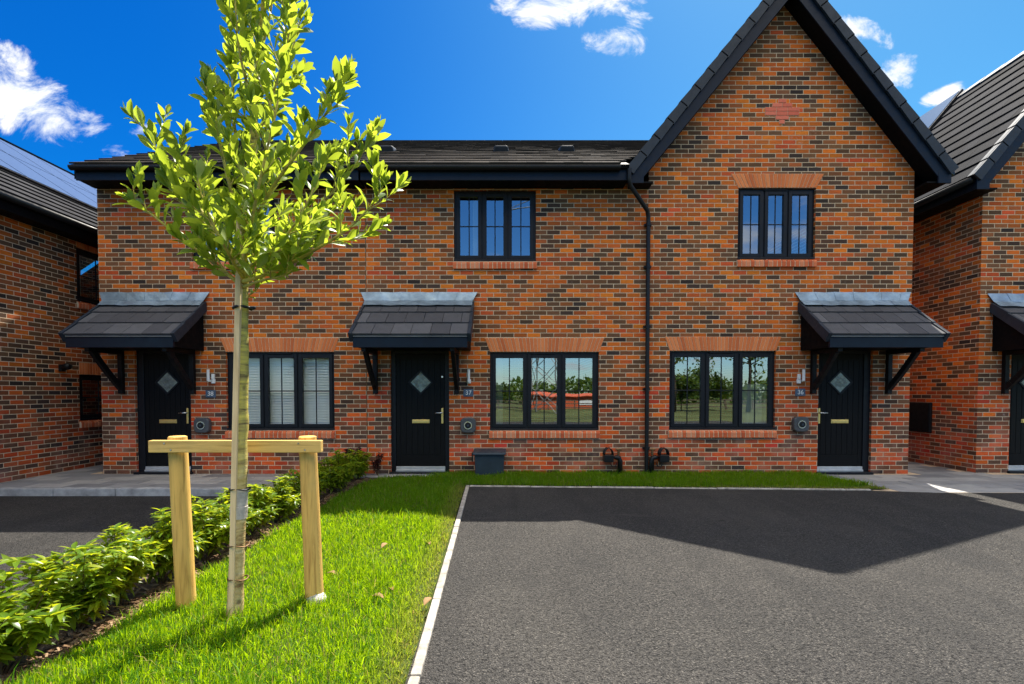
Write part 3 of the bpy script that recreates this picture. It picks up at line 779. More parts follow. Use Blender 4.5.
# --- neighbour on the left: long flank wall facing the gap, eaves along it
LX, LY0, LY1, LEZ = -7.85, 5.4, 17.6, 4.36
def flank_rect(px0, px1, py0, py1):
    d0 = LX*F/(px0-PX); return d0, 1.4+(392-py0)/F*d0, 1.4+(392-py1)/F*d0
fw1 = (9.12, 10.1, 3.06, 4.02); fw2 = (9.12, 10.1, .88, 1.72)
lh = empty('detached_house', (LX-4.5, (LY0+LY1)/2, 0)); ly = lh.location.y; lx = lh.location.x
wb = MB(); tmp = MB(); front_wall(tmp, LY0, LY1, -.3, LEZ-.08, 0, [fw1, fw2], reveal=.1)
wb.add([(LX-lx - v[1], v[0]-ly, v[2]) for v in tmp.v], tmp.f)
hw = LX-lx
wb.add([(-hw,LY0-ly,-.3),(hw,LY0-ly,-.3),(hw,LY0-ly,LEZ-.08),(0,LY0-ly,LEZ+.36*.65+hw*.65-.3),(-hw,LY0-ly,LEZ-.08)], [(0,1,2,3,4)])
wb.add([(-hw,LY1-ly,-.3),(hw,LY1-ly,-.3),(hw,LY1-ly,LEZ-.08),(0,LY1-ly,LEZ+.36*.65+hw*.65-.3),(-hw,LY1-ly,LEZ-.08)], [(0,1,2,3,4)])
wb.quad((-hw,LY0-ly,-.3),(-hw,LY1-ly,-.3),(-hw,LY1-ly,LEZ-.08),(-hw,LY0-ly,LEZ-.08))
wb.build('wall', M['brick_shaded'], lh)
rf = empty('roof'); rf.parent = lh
rb, tb, fb, sb, gb = MB(), MB(), MB(), MB(), MB(); half = hw+.36; sl = half*math.hypot(1,.65); y0 = LY0-ly-.12; y1 = LY1-ly+.12
for s in (-1,1):
    slope_slab(rb, (s*half,y0+.02,LEZ), (0,1,0), y1-y0-.04, (-s,0,.65), sl, .06)
    tiles(tb, (s*half,y0,LEZ), (0,1,0), y1-y0, (-s,0,.65), sl-.02, .30, .31, .03)
    a, b_ = sorted((s*(half-.06), s*(half-.085))); MB().box(a,b_,y0,y1,LEZ-.24,LEZ-.03).build('fascia', M['soffit'], rf)
    a, b_ = sorted((s*(half-.0855), s*(hw+.002))); MB().box(a,b_,y0,y1,LEZ-.235,LEZ-.21).build('soffit', M['soffit'], rf)
    MB().tube([(s*(half-.005),y0,LEZ-.05),(s*(half-.005),y1,LEZ-.05)], .055, 12).build('gutter', M['gutter'], rf, smooth=True)
rb.build('roof_deck', M['soffit'], rf); tb.build('roof_tiles', M['tile'], rf); 
rg = MB(); y = y0; zr = LEZ+half*.65
while y < y1:
    e = min(.45, y1-y)
    for s in (-1,1):
        rg.hexa([(0,y,zr+.03),(0,y+e-.008,zr+.03),(s*.15,y+e-.008,zr-.05),(s*.15,y,zr-.05),(0,y,zr+.055),(0,y+e-.008,zr+.055),(s*.16,y+e-.008,zr-.025),(s*.16,y,zr-.025)])
    y += .45
rg.build('ridge_tiles', M['verge'], rf)
slope_panel(lh, (LX+.36-1.35, LY0+.6, LEZ+1.35*.65), (0,1,0), (-1,0,.65), 1.08, 1.72, 10, 2)
for w in (fw1, fw2):
    # build a window facing -Y at the origin, then turn it to face +X
    ww = window(None, (w[0], w[1], w[2], w[3]), 0, ncas=1, lint=.22, spl=.0, sill=True, blind=[(.08,.32,1.)])
    def turn(o):
        me = o.data
        for v in me.vertices: x, y, z = v.co; v.co = (LX-lx-y, x-ly, z)
        if me.polygons: me.flip_normals()
        for ch in o.children: turn(ch)
    turn(ww); ww.parent = lh
tag(lh, 'brick house flank at the left edge with solar panels and shaded windows', 'house', 'row of new brick houses')

# ------------------------------------------------------------------ fittings on the walls
def wall_lamp(px, py, style, label):
    p = at(px, py, WY); t = empty('wall_light', (p.x, WY, p.z-.11))
    s = style
    pb = MB(); pb.box(-.035+s*.03,.035+s*.03,-.03,-.001,.0,.07); pb.build('back_plate', M['white'], t, bevel=.008)
    tb = MB(); tb.tube([(-s*.025,-.065,.04 if s else .02),(-s*.025,-.065,.235)], .024, 16); tb.build('lamp_tube', M['white'], t, bevel=.003)
    ab = MB(); ab.box(-.014-s*.02,.014+s*.0,-.055,-.028,.03,.06); ab.build('arm', M['chrome'], t)
    if s: eb = MB(); eb.box(s*.03-.025,s*.03+.025,-.036,-.001,.072,.16); eb.build('sensor', M['white'], t, bevel=.006)
    tag(t, label, 'wall light', 'white wall lights by the doors')
wall_lamp(212, 377, 1, 'white tube wall light between left canopy bracket and trunk')
wall_lamp(469, 377, 0, 'slim white wall light between middle canopy bracket and window')
wall_lamp(800, 377, -1, 'white tube wall light left of the right-hand porch bracket')

def number_plate(px, py, text, label):
    p = at(px, py, WY); t = empty('number_plate', (p.x, WY, p.z-.06))
    pb = MB(); pb.box(-.085,.085,-.014,-.001,0,.125); pb.build('plate', M['slate'], t, bevel=.004)
    cu = bpy.data.curves.new('digits', 'FONT'); cu.body = text; cu.size = .105; cu.align_x = 'CENTER'; cu.align_y = 'CENTER'; cu.extrude = .003
    fo = bpy.data.objects.new('digits', cu); me = bpy.data.meshes.new_from_object(fo); bpy.data.objects.remove(fo); o = link('digits', me, M['white'])
    o.parent = t; o.location = (0,-.017,.0625); o.rotation_euler = (R(90),0,0)
    tag(t, label, 'number plate', 'slate house number plates')
number_plate(211, 394, '38', 'small slate number plate 38 on the left house')
number_plate(468.5, 393, '37', 'small slate number plate 37 on the middle house')
number_plate(800, 392.5, '36', 'small slate number plate 36 on the gabled house')

def ev_charger(px, py, label):
    p = at(px, py, WY); t = empty('car_charger', (p.x, WY, p.z-.13)); r = .13
    pts = []; 
    for k in range(40):   # squircle
        a = 2*math.pi*k/40; c_, s_ = math.cos(a), math.sin(a)
        pts.append((r*math.copysign(abs(c_)**.55,c_), r+ r*math.copysign(abs(s_)**.55,s_)))
    sb = MB(); sb.prism(pts, 1, -.10, -.001); sb.build('shell', M['charger'], t, bevel=.02, seg=3)
    def disc(name, ra, rb_, y0_, y1_, m, cx=0, cz=r):
        mb = MB(); n = 32
        for k in range(n):
            a, b_ = 2*math.pi*k/n, 2*math.pi*(k+1)/n
            f = lambda rr, t_, y: (cx+rr*math.cos(t_), y, cz+rr*math.sin(t_))
            mb.hexa([f(rb_,a,y0_),f(ra,a,y0_),f(ra,b_,y0_),f(rb_,b_,y0_),f(rb_,a,y1_),f(ra,a,y1_),f(ra,b_,y1_),f(rb_,b_,y1_)])
        return mb.build(name, m, t)
    disc('ring', .066, .054, -.112, -.0995, M['chrome']); 
    mb = MB(); mb.tube([(0,-.1,r),(0,-.125,r)], .052, 28); mb.build('socket', M['gutter'], t, bevel=.006)
    mb = MB(); mb.tube([(0,-.125,r),(0,-.13,r)], .018, 16); mb.build('socket_pin', M['boxgrey'], t)
    tag(t, label, 'car charger', 'round-cornered car chargers on the walls')
ev_charger(204.5, 425, 'charcoal car charger on the left house, beside the tree trunk')
ev_charger(468.5, 425, 'charcoal car charger between the middle door and its window')
ev_charger(798.5, 424, 'charcoal car charger left of the right-hand front door')

# semi-concealed meter box by the middle window
a = at(473, 450, 8.3); b_ = at(506, 473, 8.3)
t = empty('meter_box', ((a.x+b_.x)/2, 8.3, 0)); w = (b_.x-a.x)/2-.03
mb = MB(); mb.hexa([(-w+.012,-.06,0),(w-.012,-.06,0),(w-.012,.198,0),(-w+.012,.198,0),(-w,-.09,.36),(w,-.09,.36),(w,.198,.36),(-w,.198,.36)])
mb.build('body', M['boxgrey'], t, bevel=.012)
mb = MB(); mb.hexa([(-w-.03,-.13,.365),(w+.03,-.13,.365),(w+.03,.198,.365),(-w-.03,.198,.365),(-w-.025,-.12,.405),(w+.025,-.12,.405),(w+.025,.198,.445),(-w-.025,.198,.445)]); mb.build('lid', M['boxgrey'], t, bevel=.012)
mb = MB(); mb.box(-w-.045,-w-.031,-.09,.02,.25,.40); mb.build('hinge', M['gutter'], t, bevel=.004)
tag(t, 'blue-grey plastic meter box on the grass under the middle window', 'meter box')

def gully(px, flip, label):
    p = at(px, 470, 8.4); t = empty('drain_hopper', (p.x, 8.40, 0)); s = -1 if flip else 1
    mb = MB(); mb.tube([(0,.0,-.05),(0,0,.24),(s*.02,0,.29),(s*.07,0,.30),(s*.14,0,.30)], .042, 14); mb.build('pipe', M['gutter'], t, smooth=True)
    mb = MB(); mb.box(s*.20-.08,s*.20+.08,-.08,.08,.225,.345); mb.build('hopper', M['gutter'], t, bevel=.01)
    mb = MB()
    for k in range(5):
        y = -.07+.035*k
        mb.tube([(s*.20+.075*math.cos(q), y, .345+.115*math.sin(q)) for q in [math.pi*j/10 for j in range(11)]], .008, 6)
    mb.build('grille', M['gutter'], t, smooth=True)
    mb = MB(); mb.tube([(s*.02,.03,.33),(s*.02,.03,.42)], .02, 10); mb.tube([(s*.02-.05,.03,.43),(s*.02+.05,.03,.43)], .02, 10); mb.build('tap', M['brasspipe'], t)
    mb = MB(); mb.tube([(s*.06,-.04,.22),(s*.09,-.05,.15),(s*.14,-.05,.14),(s*.17,-.04,.20)], .008, 6); mb.build('cable', M['gutter'], t)
    tag(t, label, 'drain', 'black drain hoppers at the wall foot')
gully(620, True, 'black drain hopper with domed grille left of the downpipe')
gully(651.5, False, 'black drain hopper with domed grille right of the downpipe')
t = empty('wall_light', (LX, 8.75, 1.76)); mb = MB(); mb.box(0.001,.05,-.05,.05,0,.12); mb.build('back_plate', M['gutter'], t, bevel=.006)
mb = MB(); mb.tube([(.05,0,.06),(.13,0,.09),(.17,0,.075)], [.05,.06,.045], 14); mb.build('lamp_head', M['gutter'], t, smooth=True)
tag(t, 'small black wall light on the shaded left flank wall', 'wall light')
t = empty('meter_cabinet', (RX0, 9.80, 0)); mb = MB(); mb.box(-.05,-.001,-.27,.27,.62,1.2); mb.build('cabinet', M['gutter'], t, bevel=.01)
mb = MB(); mb.box(-.062,-.0505,-.25,.25,.64,1.18); mb.build('cabinet_door', M['iron'], t, bevel=.004)
tag(t, 'black meter cabinet on the flank wall in the gap at right', 'meter cabinet')

# ------------------------------------------------------------------ ground
def poly_prism(name, pts, z0, z1, m, parent=None): 
    mb = MB(); mb.prism(pts, 2, z0, z1); return mb.build(name, m, parent)
g = MB(); g.quad((-400,-400,-.30),(400,-400,-.30),(400,400,-.30),(-400,400,-.30)); struct(g.build('ground', M['farmland']))
struct(poly_prism('driveway', [(-.42,-2.0),(9.5,-2.0),(9.5,6.88),(6.0,6.92),(5.15,7.06),(-.60,7.36)], -.29, 0, M['tarmac']))
struct(poly_prism('side_driveway', [(-12,-2.0),(-2.86,-2.0),(-2.86,6.6),(-2.86,7.17),(-12,7.17)], -.29, -.10, M['tarmac2']))
struct(poly_prism('road', [(-60,-8.5),(60,-8.5),(60,-2.15),(-60,-2.15)], -.29, -.115, M['tarmac2']))
mb = MB(); 
for x in np.arange(-60, 60, .915): mb.box(x, x+.905, -2.145, -2.005, -.29, .004 if not -.4 < x < 9 else -.02)
struct(mb.build('road_kerb', M['kerb_grey'], bevel=.012))
struct(poly_prism('planting_bed', [(-2.80,-2.0),(-2.34,-2.0),(-2.34,3.0),(-2.30,7.6),(-1.95,8.1),(-1.95,8.3),(-2.80,8.3)], -.29, -.005, M['earth']))
# lawn with a soft mound
LAWN = [(-2.41,-1.9),(-.50,-1.9),(-.505,2.4),(-.665,7.38),(-.62,7.43),(5.15,7.13),(5.42,7.10),(5.22,7.75),(5.05,8.49),(-1.10,8.49),(-1.12,8.2),(-1.9,8.12),(-2.22,7.6)]
def lawn_z(x, y):
    return .012 + .035*np.sin(np.clip((x+2.5)/2.1,0,1)*math.pi)*np.clip((y+1)/2,0,1)*np.clip((7.3-y)/2,0,1) + .012*np.sin(x*3.1+y*1.7)*np.sin(y*2.3)*.5
def inside(px, py, poly):
    r = np.zeros(px.shape, bool); n = len(poly); j = n-1
    for i in range(n):
        xi, yi = poly[i]; xj, yj = poly[j]
        c_ = ((yi > py) != (yj > py)) & (px < (xj-xi)*(py-yi)/((yj-yi)+1e-12)+xi); r ^= c_; j = i
    return r
import bmesh
bm = bmesh.new(); f = bm.faces.new([bm.verts.new((x,y,0)) for x,y in LAWN])
bmesh.ops.triangulate(bm, faces=[f])
for _ in range(4): bmesh.ops.subdivide_edges(bm, edges=[e for e in bm.edges if e.calc_length() > .3], cuts=1, use_grid_fill=False); bmesh.ops.triangulate(bm, faces=bm.faces[:])
for v in bm.verts: v.co.z = float(lawn_z(np.array(v.co.x), np.array(v.co.y)))
bmesh.ops.recalc_face_normals(bm, faces=bm.faces)
me = bpy.data.meshes.new('lawn'); bm.to_mesh(me); bm.free(); struct(link('lawn', me, M['turf'], smooth=True))
struct(poly_prism('lawn_bed', [(-2.34,-1.9),(-.50,-1.9),(-.505,2.4),(-.665,7.38),(-.62,7.43),(5.15,7.13),(5.42,7.10),(5.05,8.495),(-1.10,8.495),(-1.9,8.12),(-2.3,7.6)], -.29, -.02, M['turf']))

def blades():
    N1 = 330000
    x = RNG.uniform(-2.45, 5.5, N1*3); y = RNG.uniform(1.6, 8.49, N1*3)
    dens = np.where(y < 3.6, 1., np.where(y < 5.5, .72, .5)) * np.where(y < 2.0, .8, 1)
    k = inside(x, y, LAWN) & (RNG.uniform(0,1,x.size) < dens*.55)
    # ragged overgrowth at the edges
    x, y = x[k], y[k]; n = x.size
    patch = np.sin(x*5.3+1.1)*np.sin(y*4.1) + .6*np.sin(x*11.7+y*7.3)
    h = RNG.gamma(9, 1/9., n) * (.058 + .016*patch); h = np.clip(h, .018, .14)
    strip = y > 7.1
    h = np.where(strip, h*1.05, h)
    kx = np.interp(y, [1.6,2.4,7.4], [-.50,-.505,-.665]); dk = np.where(y < 7.3, kx - x, 9.)
    h *= np.clip(.45 + dk/.28, .45, 1.)
    a = RNG.uniform(0, 2*math.pi, n); w = RNG.uniform(.0016,.0034,n) * np.where(y > 4.5, 1.35, 1.)
    la = RNG.uniform(0, 2*math.pi, n); lean = h*np.abs(RNG.normal(0,.75,n))
    lean = np.minimum(lean, h*1.2)
    z = lawn_z(x, y) - .004
    V = np.zeros((n,5,3), np.float32)
    dxw, dyw = np.cos(a)*w, np.sin(a)*w; lx_, ly_ = np.cos(la)*lean, np.sin(la)*lean
    V[:,0] = np.stack([x-dxw, y-dyw, z],1); V[:,1] = np.stack([x+dxw, y+dyw, z],1)
    V[:,2] = np.stack([x+dxw*.8+lx_*.35, y+dyw*.8+ly_*.35, z+h*.6],1); V[:,3] = np.stack([x-dxw*.8+lx_*.35, y-dyw*.8+ly_*.35, z+h*.6],1)
    V[:,4] = np.stack([x+lx_, y+ly_, z+h*np.clip(1.02-.25*lean/h,.6,1)],1)
    me = bpy.data.meshes.new('lawn_grass'); me.vertices.add(n*5); me.vertices.foreach_set('co', V.ravel())
    base = np.arange(n, dtype=np.int32)*5
    idx = np.concatenate([np.stack([base,base+1,base+2,base+3],1), np.stack([base+3,base+2,base+4],1)], 1).ravel()
    me.loops.add(n*7); me.loops.foreach_set('vertex_index', idx)
    me.polygons.add(n*2); ls = np.empty((n,2),np.int32); ls[:,0] = np.arange(n)*7; ls[:,1] = np.arange(n)*7+4
    me.polygons.foreach_set('loop_start', ls.ravel())
    me.update(calc_edges=True); me.validate()
    dry = np.clip(1.05 - dk/.22, 0, 1)*.7*RNG.uniform(.2,1,n) + (RNG.uniform(0,1,n) < .05)*.75
    dry = np.clip(dry, 0, 1)
    at_ = me.attributes.new('dry','FLOAT','POINT'); at_.data.foreach_set('value', np.repeat(dry,5).astype(np.float32))
    o = link('lawn_grass', me, M['grass']); o['kind'] = 'stuff'; o['label'] = 'bright green mown grass of the front lawn'
blades()

# edging kerbs of the drive
def edging(name, pts, wd, z0, z1, m, label=None, piece=.9):
    mb = MB()
    for (a, b_) in zip(pts[:-1], pts[1:]):
        a, b_ = Vector((*a,0)), Vector((*b_,0)); d = (b_-a); L_ = d.length; d.normalize(); s = Vector((-d.y,d.x,0))*wd/2
        k = 0.
        while k < L_-.02:
            e = min(piece, L_-k); p, q = a+d*(k+.004), a+d*(k+e-.004); j = random.uniform(-.003,.003)
            mb.hexa([p-s+Vector((0,0,z0)),p+s+Vector((0,0,z0)),q+s+Vector((0,0,z0)),q-s+Vector((0,0,z0)),p-s+Vector((0,0,z1+j)),p+s+Vector((0,0,z1+j)),q+s+Vector((0,0,z1+j)),q-s+Vector((0,0,z1+j))])
            k += piece
    return struct(mb.build(name, m, bevel=.008))
edging('drive_edging', [(-.455,-2.0),(-.462,2.4),(-.628,7.385)], .052, -.2, .022, M['kerb'])
edging('lawn_edging', [(-.60,7.395),(5.14,7.095)], .05, -.2, .014, M['kerb'])
edging('bed_edging', [(-2.83,-2.0),(-2.83,8.3)], .055, -.29, .035, M['kerb_grey'])

def paving(name, poly, x0, x1, y0, y1, sx, sy, z, th=.05):
    mb = MB(); r = 0; y = y0
    while y < y1:
        x = x0 - (sx/2 if r % 2 else 0)
        while x < x1:
            cx_, cy_ = x+sx/2, y+sy/2
            if inside(np.array([cx_]), np.array([cy_]), poly)[0]:
                j = random.uniform(-.002,.002); g_ = .006
                mb.box(x+g_, x+sx-g_, y+g_, y+sy-g_, z-th, z+j)
            x += sx
        y += sy; r += 1
    return struct(mb.build(name, M['slab'], bevel=.004, seg=1))
LP = [(-12.,7.25),(-2.86,7.25),(-2.86,9.0),(-6.95,9.6),(-6.95,13),(-12,13)]
LP = [(-12.,7.2),(-2.75,7.2),(-2.75,8.5),(-7.0,8.5),(-7.0,13),(-7.9,13),(-12,8.5)]
paving('paved_path', LP, -12, -2.75, 7.31, 13, .6, .30, 0.)
struct(poly_prism('path_base', [(-12,7.32),(-2.86,7.32),(-2.86,8.495),(-7.02,8.495),(-7.02,13),(-7.84,13),(-7.84,8.0),(-12,8.0)], -.29, -.006, M['mortar']))
edging('path_kerb', [(-12,7.245),(-2.86,7.245)], .13, -.29, .004, M['kerb_grey'])
RP = [(5.25,6.95),(13.5,6.85),(13.5,8.6),(8.04,8.6),(8.04,13),(6.85,13),(6.85,8.5),(5.0,8.5)]
paving('paved_forecourt', RP, 4.9, 13.5, 6.95, 13, .6, .30, .0)
struct(poly_prism('forecourt_base', [(5.2,7.06),(6.0,6.92),(13.5,6.84),(13.5,8.61),(8.05,8.61),(8.05,13),(6.81,13),(6.81,8.495),(5.1,8.495)], -.29, -.006, M['mortar']))
mb = MB(); 
for k in range(2): mb.box(-1.9+.4*k*0, -1.1, 8.2, 8.49, -.29, -.01)
struct(mb.build('door_path_base', M['mortar']))
paving('door_path', [(-2.6,8.12),(-1.08,8.16),(-1.08,8.5),(-2.6,8.5)], -2.5, -1.0, 8.17, 8.5, .40, .165, .012)

# bark chips in the bed
cm = MB()
for _ in range(2600):
    y = 2.0 + 6.1*random.random()**1.4; x = -2.36 - abs(random.gauss(0,.16)) + .05
    if x < -2.79: continue
    l, w_, a_ = random.uniform(.012,.045), random.uniform(.004,.011), random.uniform(0,6.28); z = random.uniform(-.003,.012)
    d = Vector((math.cos(a_),math.sin(a_),random.uniform(-.3,.3)))*l; s = Vector((-math.sin(a_),math.cos(a_),random.uniform(-.4,.4)))*w_; p = Vector((x,y,z))
    u = Vector((0,0,.004))
    cm.hexa([p-d-s,p+d-s,p+d+s,p-d+s,p-d-s+u,p+d-s*.6+u,p+d+s+u,p-d+s*.7+u])
o = cm.build('bark_mulch', M['chip']); o['kind'] = 'stuff'; o['label'] = 'loose brown bark chips under the shrubs'

# ------------------------------------------------------------------ leaves
def add_leaf(mb, base, d, n, L, W, curl=.25, fold=.25, obov=True):
    d = d.normalized(); s = d.cross(n)
    if s.length < 1e-4: s = d.cross(Vector((.3,.2,.9)))
    s.normalize(); n = s.cross(d).normalized()
    st = [(0,.06),(.28,.55),(.58,1.),(.82,.82),(1.,.08)] if obov else [(0,.08),(.25,.85),(.5,1.),(.78,.6),(1.,.04)]
    o = len(mb.v)
    for t, w in st:
        c_ = base + d*(L*t) - n*(curl*L*t*t); e = s*(W*w*.5)
        up = n*(fold*W*w*.5)
        mb.v += [tuple(c_-e+up), tuple(c_), tuple(c_+e+up)]
    for i in range(4):
        a = o+i*3; mb.f += [(a,a+1,a+4,a+3),(a+1,a+2,a+5,a+4)]

def rnd_unit():
    v = Vector((random.gauss(0,1),random.gauss(0,1),random.gauss(0,1))); return v.normalized()

def resample(pts, step):
    out = [pts[0].copy()]; acc = 0.
    for a, b_ in zip(pts[:-1], pts[1:]):
        L_ = (b_-a).length; k = max(1, int(L_/step))
        for i in range(1, k+1): out.append(a.lerp(b_, i/k))
    return out
def smooth_path(pts, it=2):
    for _ in range(it):
        q = [pts[0]]
        for a, b_ in zip(pts[:-1], pts[1:]): q += [a.lerp(b_,.25), a.lerp(b_,.75)]
        q.append(pts[-1]); pts = q
    return pts

# ------------------------------------------------------------------ young street tree
random.seed(23)
TD = 2.96
tb_ = at(236, 618, TD); TX = tb_.x
tree = empty('young_tree', (TX, TD, 0)); T0 = Vector((TX, TD, 0))
def tp(px, py, dy): return at(px, py, TD + dy) - T0
trunk_pts = [tp(234,621,0)+Vector((0,0,-.04)), tp(237,560,.0), tp(239.5,480,.01), tp(241,400,.02), tp(242,300,.03), tp(248,200,.05), tp(256,100,.07), tp(263,0,.1), tp(268,-70,.1)]
trunk_pts[0].z = -.03
mb = MB(); tr = [.047,.043,.042,.043,.034,.026,.019,.011,.005]
sp = []; sr = []
for i in range(len(trunk_pts)-1):
    for k in range(8):
        f_ = k/8; p = trunk_pts[i].lerp(trunk_pts[i+1], f_); sp.append(p + Vector((random.gauss(0,.0012),random.gauss(0,.0012),0))); sr.append((tr[i]*(1-f_)+tr[i+1]*f_)*(1+random.gauss(0,.025)))
mb.tube(sp, sr, 14)
mb.build('trunk', M['bark'], tree, smooth=True)
mb = MB()
wz0, wz1 = tp(238,518,0).z, tp(240,490,0).z
c0, c1 = tp(238.5,518,.008), tp(239.5,488,.01)
mb.tube([c0, c0.lerp(c1,.4), c0.lerp(c1,.42), c1], [.0475,.049,.046,.048], 16); mb.build('trunk_wrap', M['tape'], tree)

BR = [
 [(241,285,0),(215,264,-.05),(180,238,-.12),(154,216,-.18),(134,203,-.22)],
 [(241,270,0),(222,238,.1),(190,196,.15),(162,158,.2),(143,124,.2)],
 [(243,235,0),(228,180,-.1),(217,130,-.15),(206,86,-.2)],
 [(242,282,0),(275,272,-.1),(315,250,-.2),(345,232,-.25),(370,208,-.25),(383,186,-.25)],
 [(242,265,0),(280,235,.1),(320,205,.2),(352,172,.25),(370,140,.25)],
 [(245,240,0),(270,190,-.1),(300,150,-.2),(328,112,-.2),(346,72,-.2)],
 [(246,220,0),(262,160,.2),(280,100,.3),(292,50,.35),(303,12,.35)],
 [(242,275,0),(252,220,-.3),(262,170,-.4),(274,120,-.42),(284,72,-.42)],
 [(248,200,0),(236,150,.15),(232,90,.25),(238,30,.3),(240,-20,.3)],
 [(252,150,0),(275,90,-.05),(288,40,-.1),(296,-5,-.1)],
 [(255,110,0),(240,60,-.1),(236,20,-.15),(234,-30,-.15)],
 [(241,258,0),(205,228,.35),(186,196,.45)],
 [(243,262,0),(290,250,.4),(330,228,.5)],
 [(242,277,0),(225,248,-.35),(205,208,-.45),(197,176,-.45)],
 [(242,272,0),(285,240,-.38),(310,200,-.45),(326,158,-.45)],
 [(243,287,0),(262,280,-.1),(285,276,-.15),(300,262,-.15)],
 [(241,287,0),(222,268,-.05),(212,250,-.1)],
 [(258,60,0),(270,20,.0),(276,-30,.0)],
]
bb, lb = MB(), MB()
def twig_leaves(path, dens, sc=1., start=0.):
    n = len(path)
    ang = random.uniform(0, 6.28)
    L_ = sum((path[i+1]-path[i]).length for i in range(n-1)); cnt = max(3, int(L_*dens))
    for k in range(cnt):
        f_ = start + (1-start)*((k+.6)/cnt)**.85; idx = min(int(f_*(n-1)), n-2); r_ = f_*(n-1)-idx
        p = path[idx].lerp(path[idx+1], r_); d = (path[idx+1]-path[idx]).normalized()
        ang += 2.4 + random.gauss(0,.25)
        a = d.orthogonal().normalized(); b_ = d.cross(a); rad = a*math.cos(ang)+b_*math.sin(ang)
        spread = .95 - .5*f_ + random.gauss(0,.12)
        ld = (d*(1-.35*spread) + rad*spread + Vector((0,0,.28))).normalized()
        nn = (d*.9 - rad*.5 + rnd_unit()*.45 + Vector((0,0,.3))).normalized()
        sz = sc*random.uniform(.5,1.25)*(1. if f_ < .85 else .82)
        add_leaf(lb, p, ld, nn, .116*sz, .043*sz*random.uniform(.85,1.15), curl=random.uniform(-.2,.5), fold=random.uniform(.05,.7))
    for _ in range(5):   # tuft at the tip
        d = (path[-1]-path[-2]).normalized(); ld = (d + rnd_unit()*.38 + Vector((0,0,.25))).normalized()
        sz = sc*random.uniform(.55,.95); add_leaf(lb, path[-1], ld, rnd_unit(), .110*sz, .036*sz, curl=random.uniform(-.1,.2), fold=random.uniform(.2,.6))
for bi, br in enumerate(BR):
    pts = smooth_path([tp(*q) for q in br], 2); pts = resample(pts, .04)
    n = len(pts); r0 = .013 if bi < 9 else .010
    bb.tube(pts, [r0*(1-.8*i/(n-1)) for i in range(n)], 7)
    L_ = sum((pts[i+1]-pts[i]).length for i in range(n-1))
    twig_leaves(pts[int(n*.35):], 30)
    k = .13
    while k < L_*.97:
        f_ = k/L_; idx = min(int(f_*(n-1)), n-2); p = pts[idx]; d = (pts[idx+1]-pts[idx]).normalized()
        side = rnd_unit(); side = (side - d*side.dot(d)).normalized()
        tl = random.choice((random.uniform(.07,.20), random.uniform(.18,.38)))*(1.15-.5*f_)
        td = (d*.65 + side*.75 + Vector((0,0,.35))).normalized()
        tpth = [p, p+td*tl*.5+Vector((0,0,.01)), p+(td+Vector((0,0,.22))).normalized()*tl]
        tpth = resample(tpth, .03)
        bb.tube(tpth, [.0042*(1-.6*i/(len(tpth)-1)) for i in range(len(tpth))], 5)
        twig_leaves(tpth, 50, .95)
        k += random.uniform(.058,.112)
# short shoots on the upper leader
for k in range(26):
    f_ = k/26; i = int((.52+.46*f_)*(len(sp)-1)); p = sp[i]; side = rnd_unit(); side.z = abs(side.z)*.3+.45; side.normalize()
    tl = random.uniform(.14,.30); tpth = resample([p, p+side*tl*.5, p+(side+Vector((0,0,.3))).normalized()*tl], .03)
    bb.tube(tpth, [.0045*(1-.6*j/(len(tpth)-1)) for j in range(len(tpth))], 5); twig_leaves(tpth, 40, .95)
bb.build('limbs', M['bark'], tree, smooth=True)
lo = lb.build('crown', M['leaf'], tree, smooth=True)
tag(tree, 'young light-green street tree tied to stakes on the lawn', 'tree')
print('tree leaf faces', len(lb.f))

# square stake and ties
p0, p1 = at(231.5, 612, 2.92), at(239, 285, 2.95)
t = empty('wooden_stake', (p0.x, 2.915, 0)); mb = MB(); h = .0155; top = at(240.5, 215, 2.96); q0 = Vector((p0.x,2.915,0)); 
v1 = top - q0
mb.hexa([(-h,-h,-.05),(h,-h,-.05),(h,h,-.05),(-h,h,-.05),(v1.x-h,v1.y-h,v1.z),(v1.x+h,v1.y-h,v1.z),(v1.x+h,v1.y+h,v1.z),(v1.x-h,v1.y+h,v1.z)])
mb.build('shaft', M['cane'], t, bevel=.002)
for py, m_ in ((307, 'gutter'), (489, 'gutter'), (545, 'brasspipe'), (578, 'brasspipe')):
    f_ = (at(240, py, 2.94).z)/v1.z; c_ = v1*f_ + Vector((.022,.02,0)); tb2 = MB()
    tb2.tube([c_ + Vector((.058*math.cos(a), .048*math.sin(a), .004*math.sin(3*a))) for a in [2*math.pi*k/20 for k in range(21)]], .0085 if py == 307 else .004, 8, cap=False)
    tb2.build('tie', M[m_], t, smooth=True)
tag(t, 'thin square weathered wooden stake tied along the young trunk', 'stake')

# support frame: two round posts and a rail
PD = 3.17
pl, pr_ = at(184.5, 602, PD), at(315, 603, PD-.01)
t = empty('tree_support_frame', ((pl.x+pr_.x)/2, PD, 0)); cx = t.location.x
for s, (bx, tx) in (('l', (at(187,600,PD).x, at(177.5,440,PD).x)), ('r', (at(315.5,600,PD).x, at(307.5,440,PD).x))):
    mb = MB(); n = 22; pth = []; rr = []
    ztop = at(178, 437, PD).z
    for k in range(n):
        f_ = k/(n-1); pth.append((bx-cx+(tx-bx)*f_, 0, -.1+(ztop+.1)*f_)); rr.append(.0555*(1+random.gauss(0,.006))*(1.03-.06*f_))
    pth.append((pth[-1][0],0,ztop+.006)); rr.append(.046)
    mb.tube(pth, rr, 24); mb.build('post', M['pole'], t, smooth=True).modifiers.new('edge','EDGE_SPLIT').split_angle = R(50)
a, b_ = at(149, 452.5, PD-.09), at(321, 440.5, PD-.09)
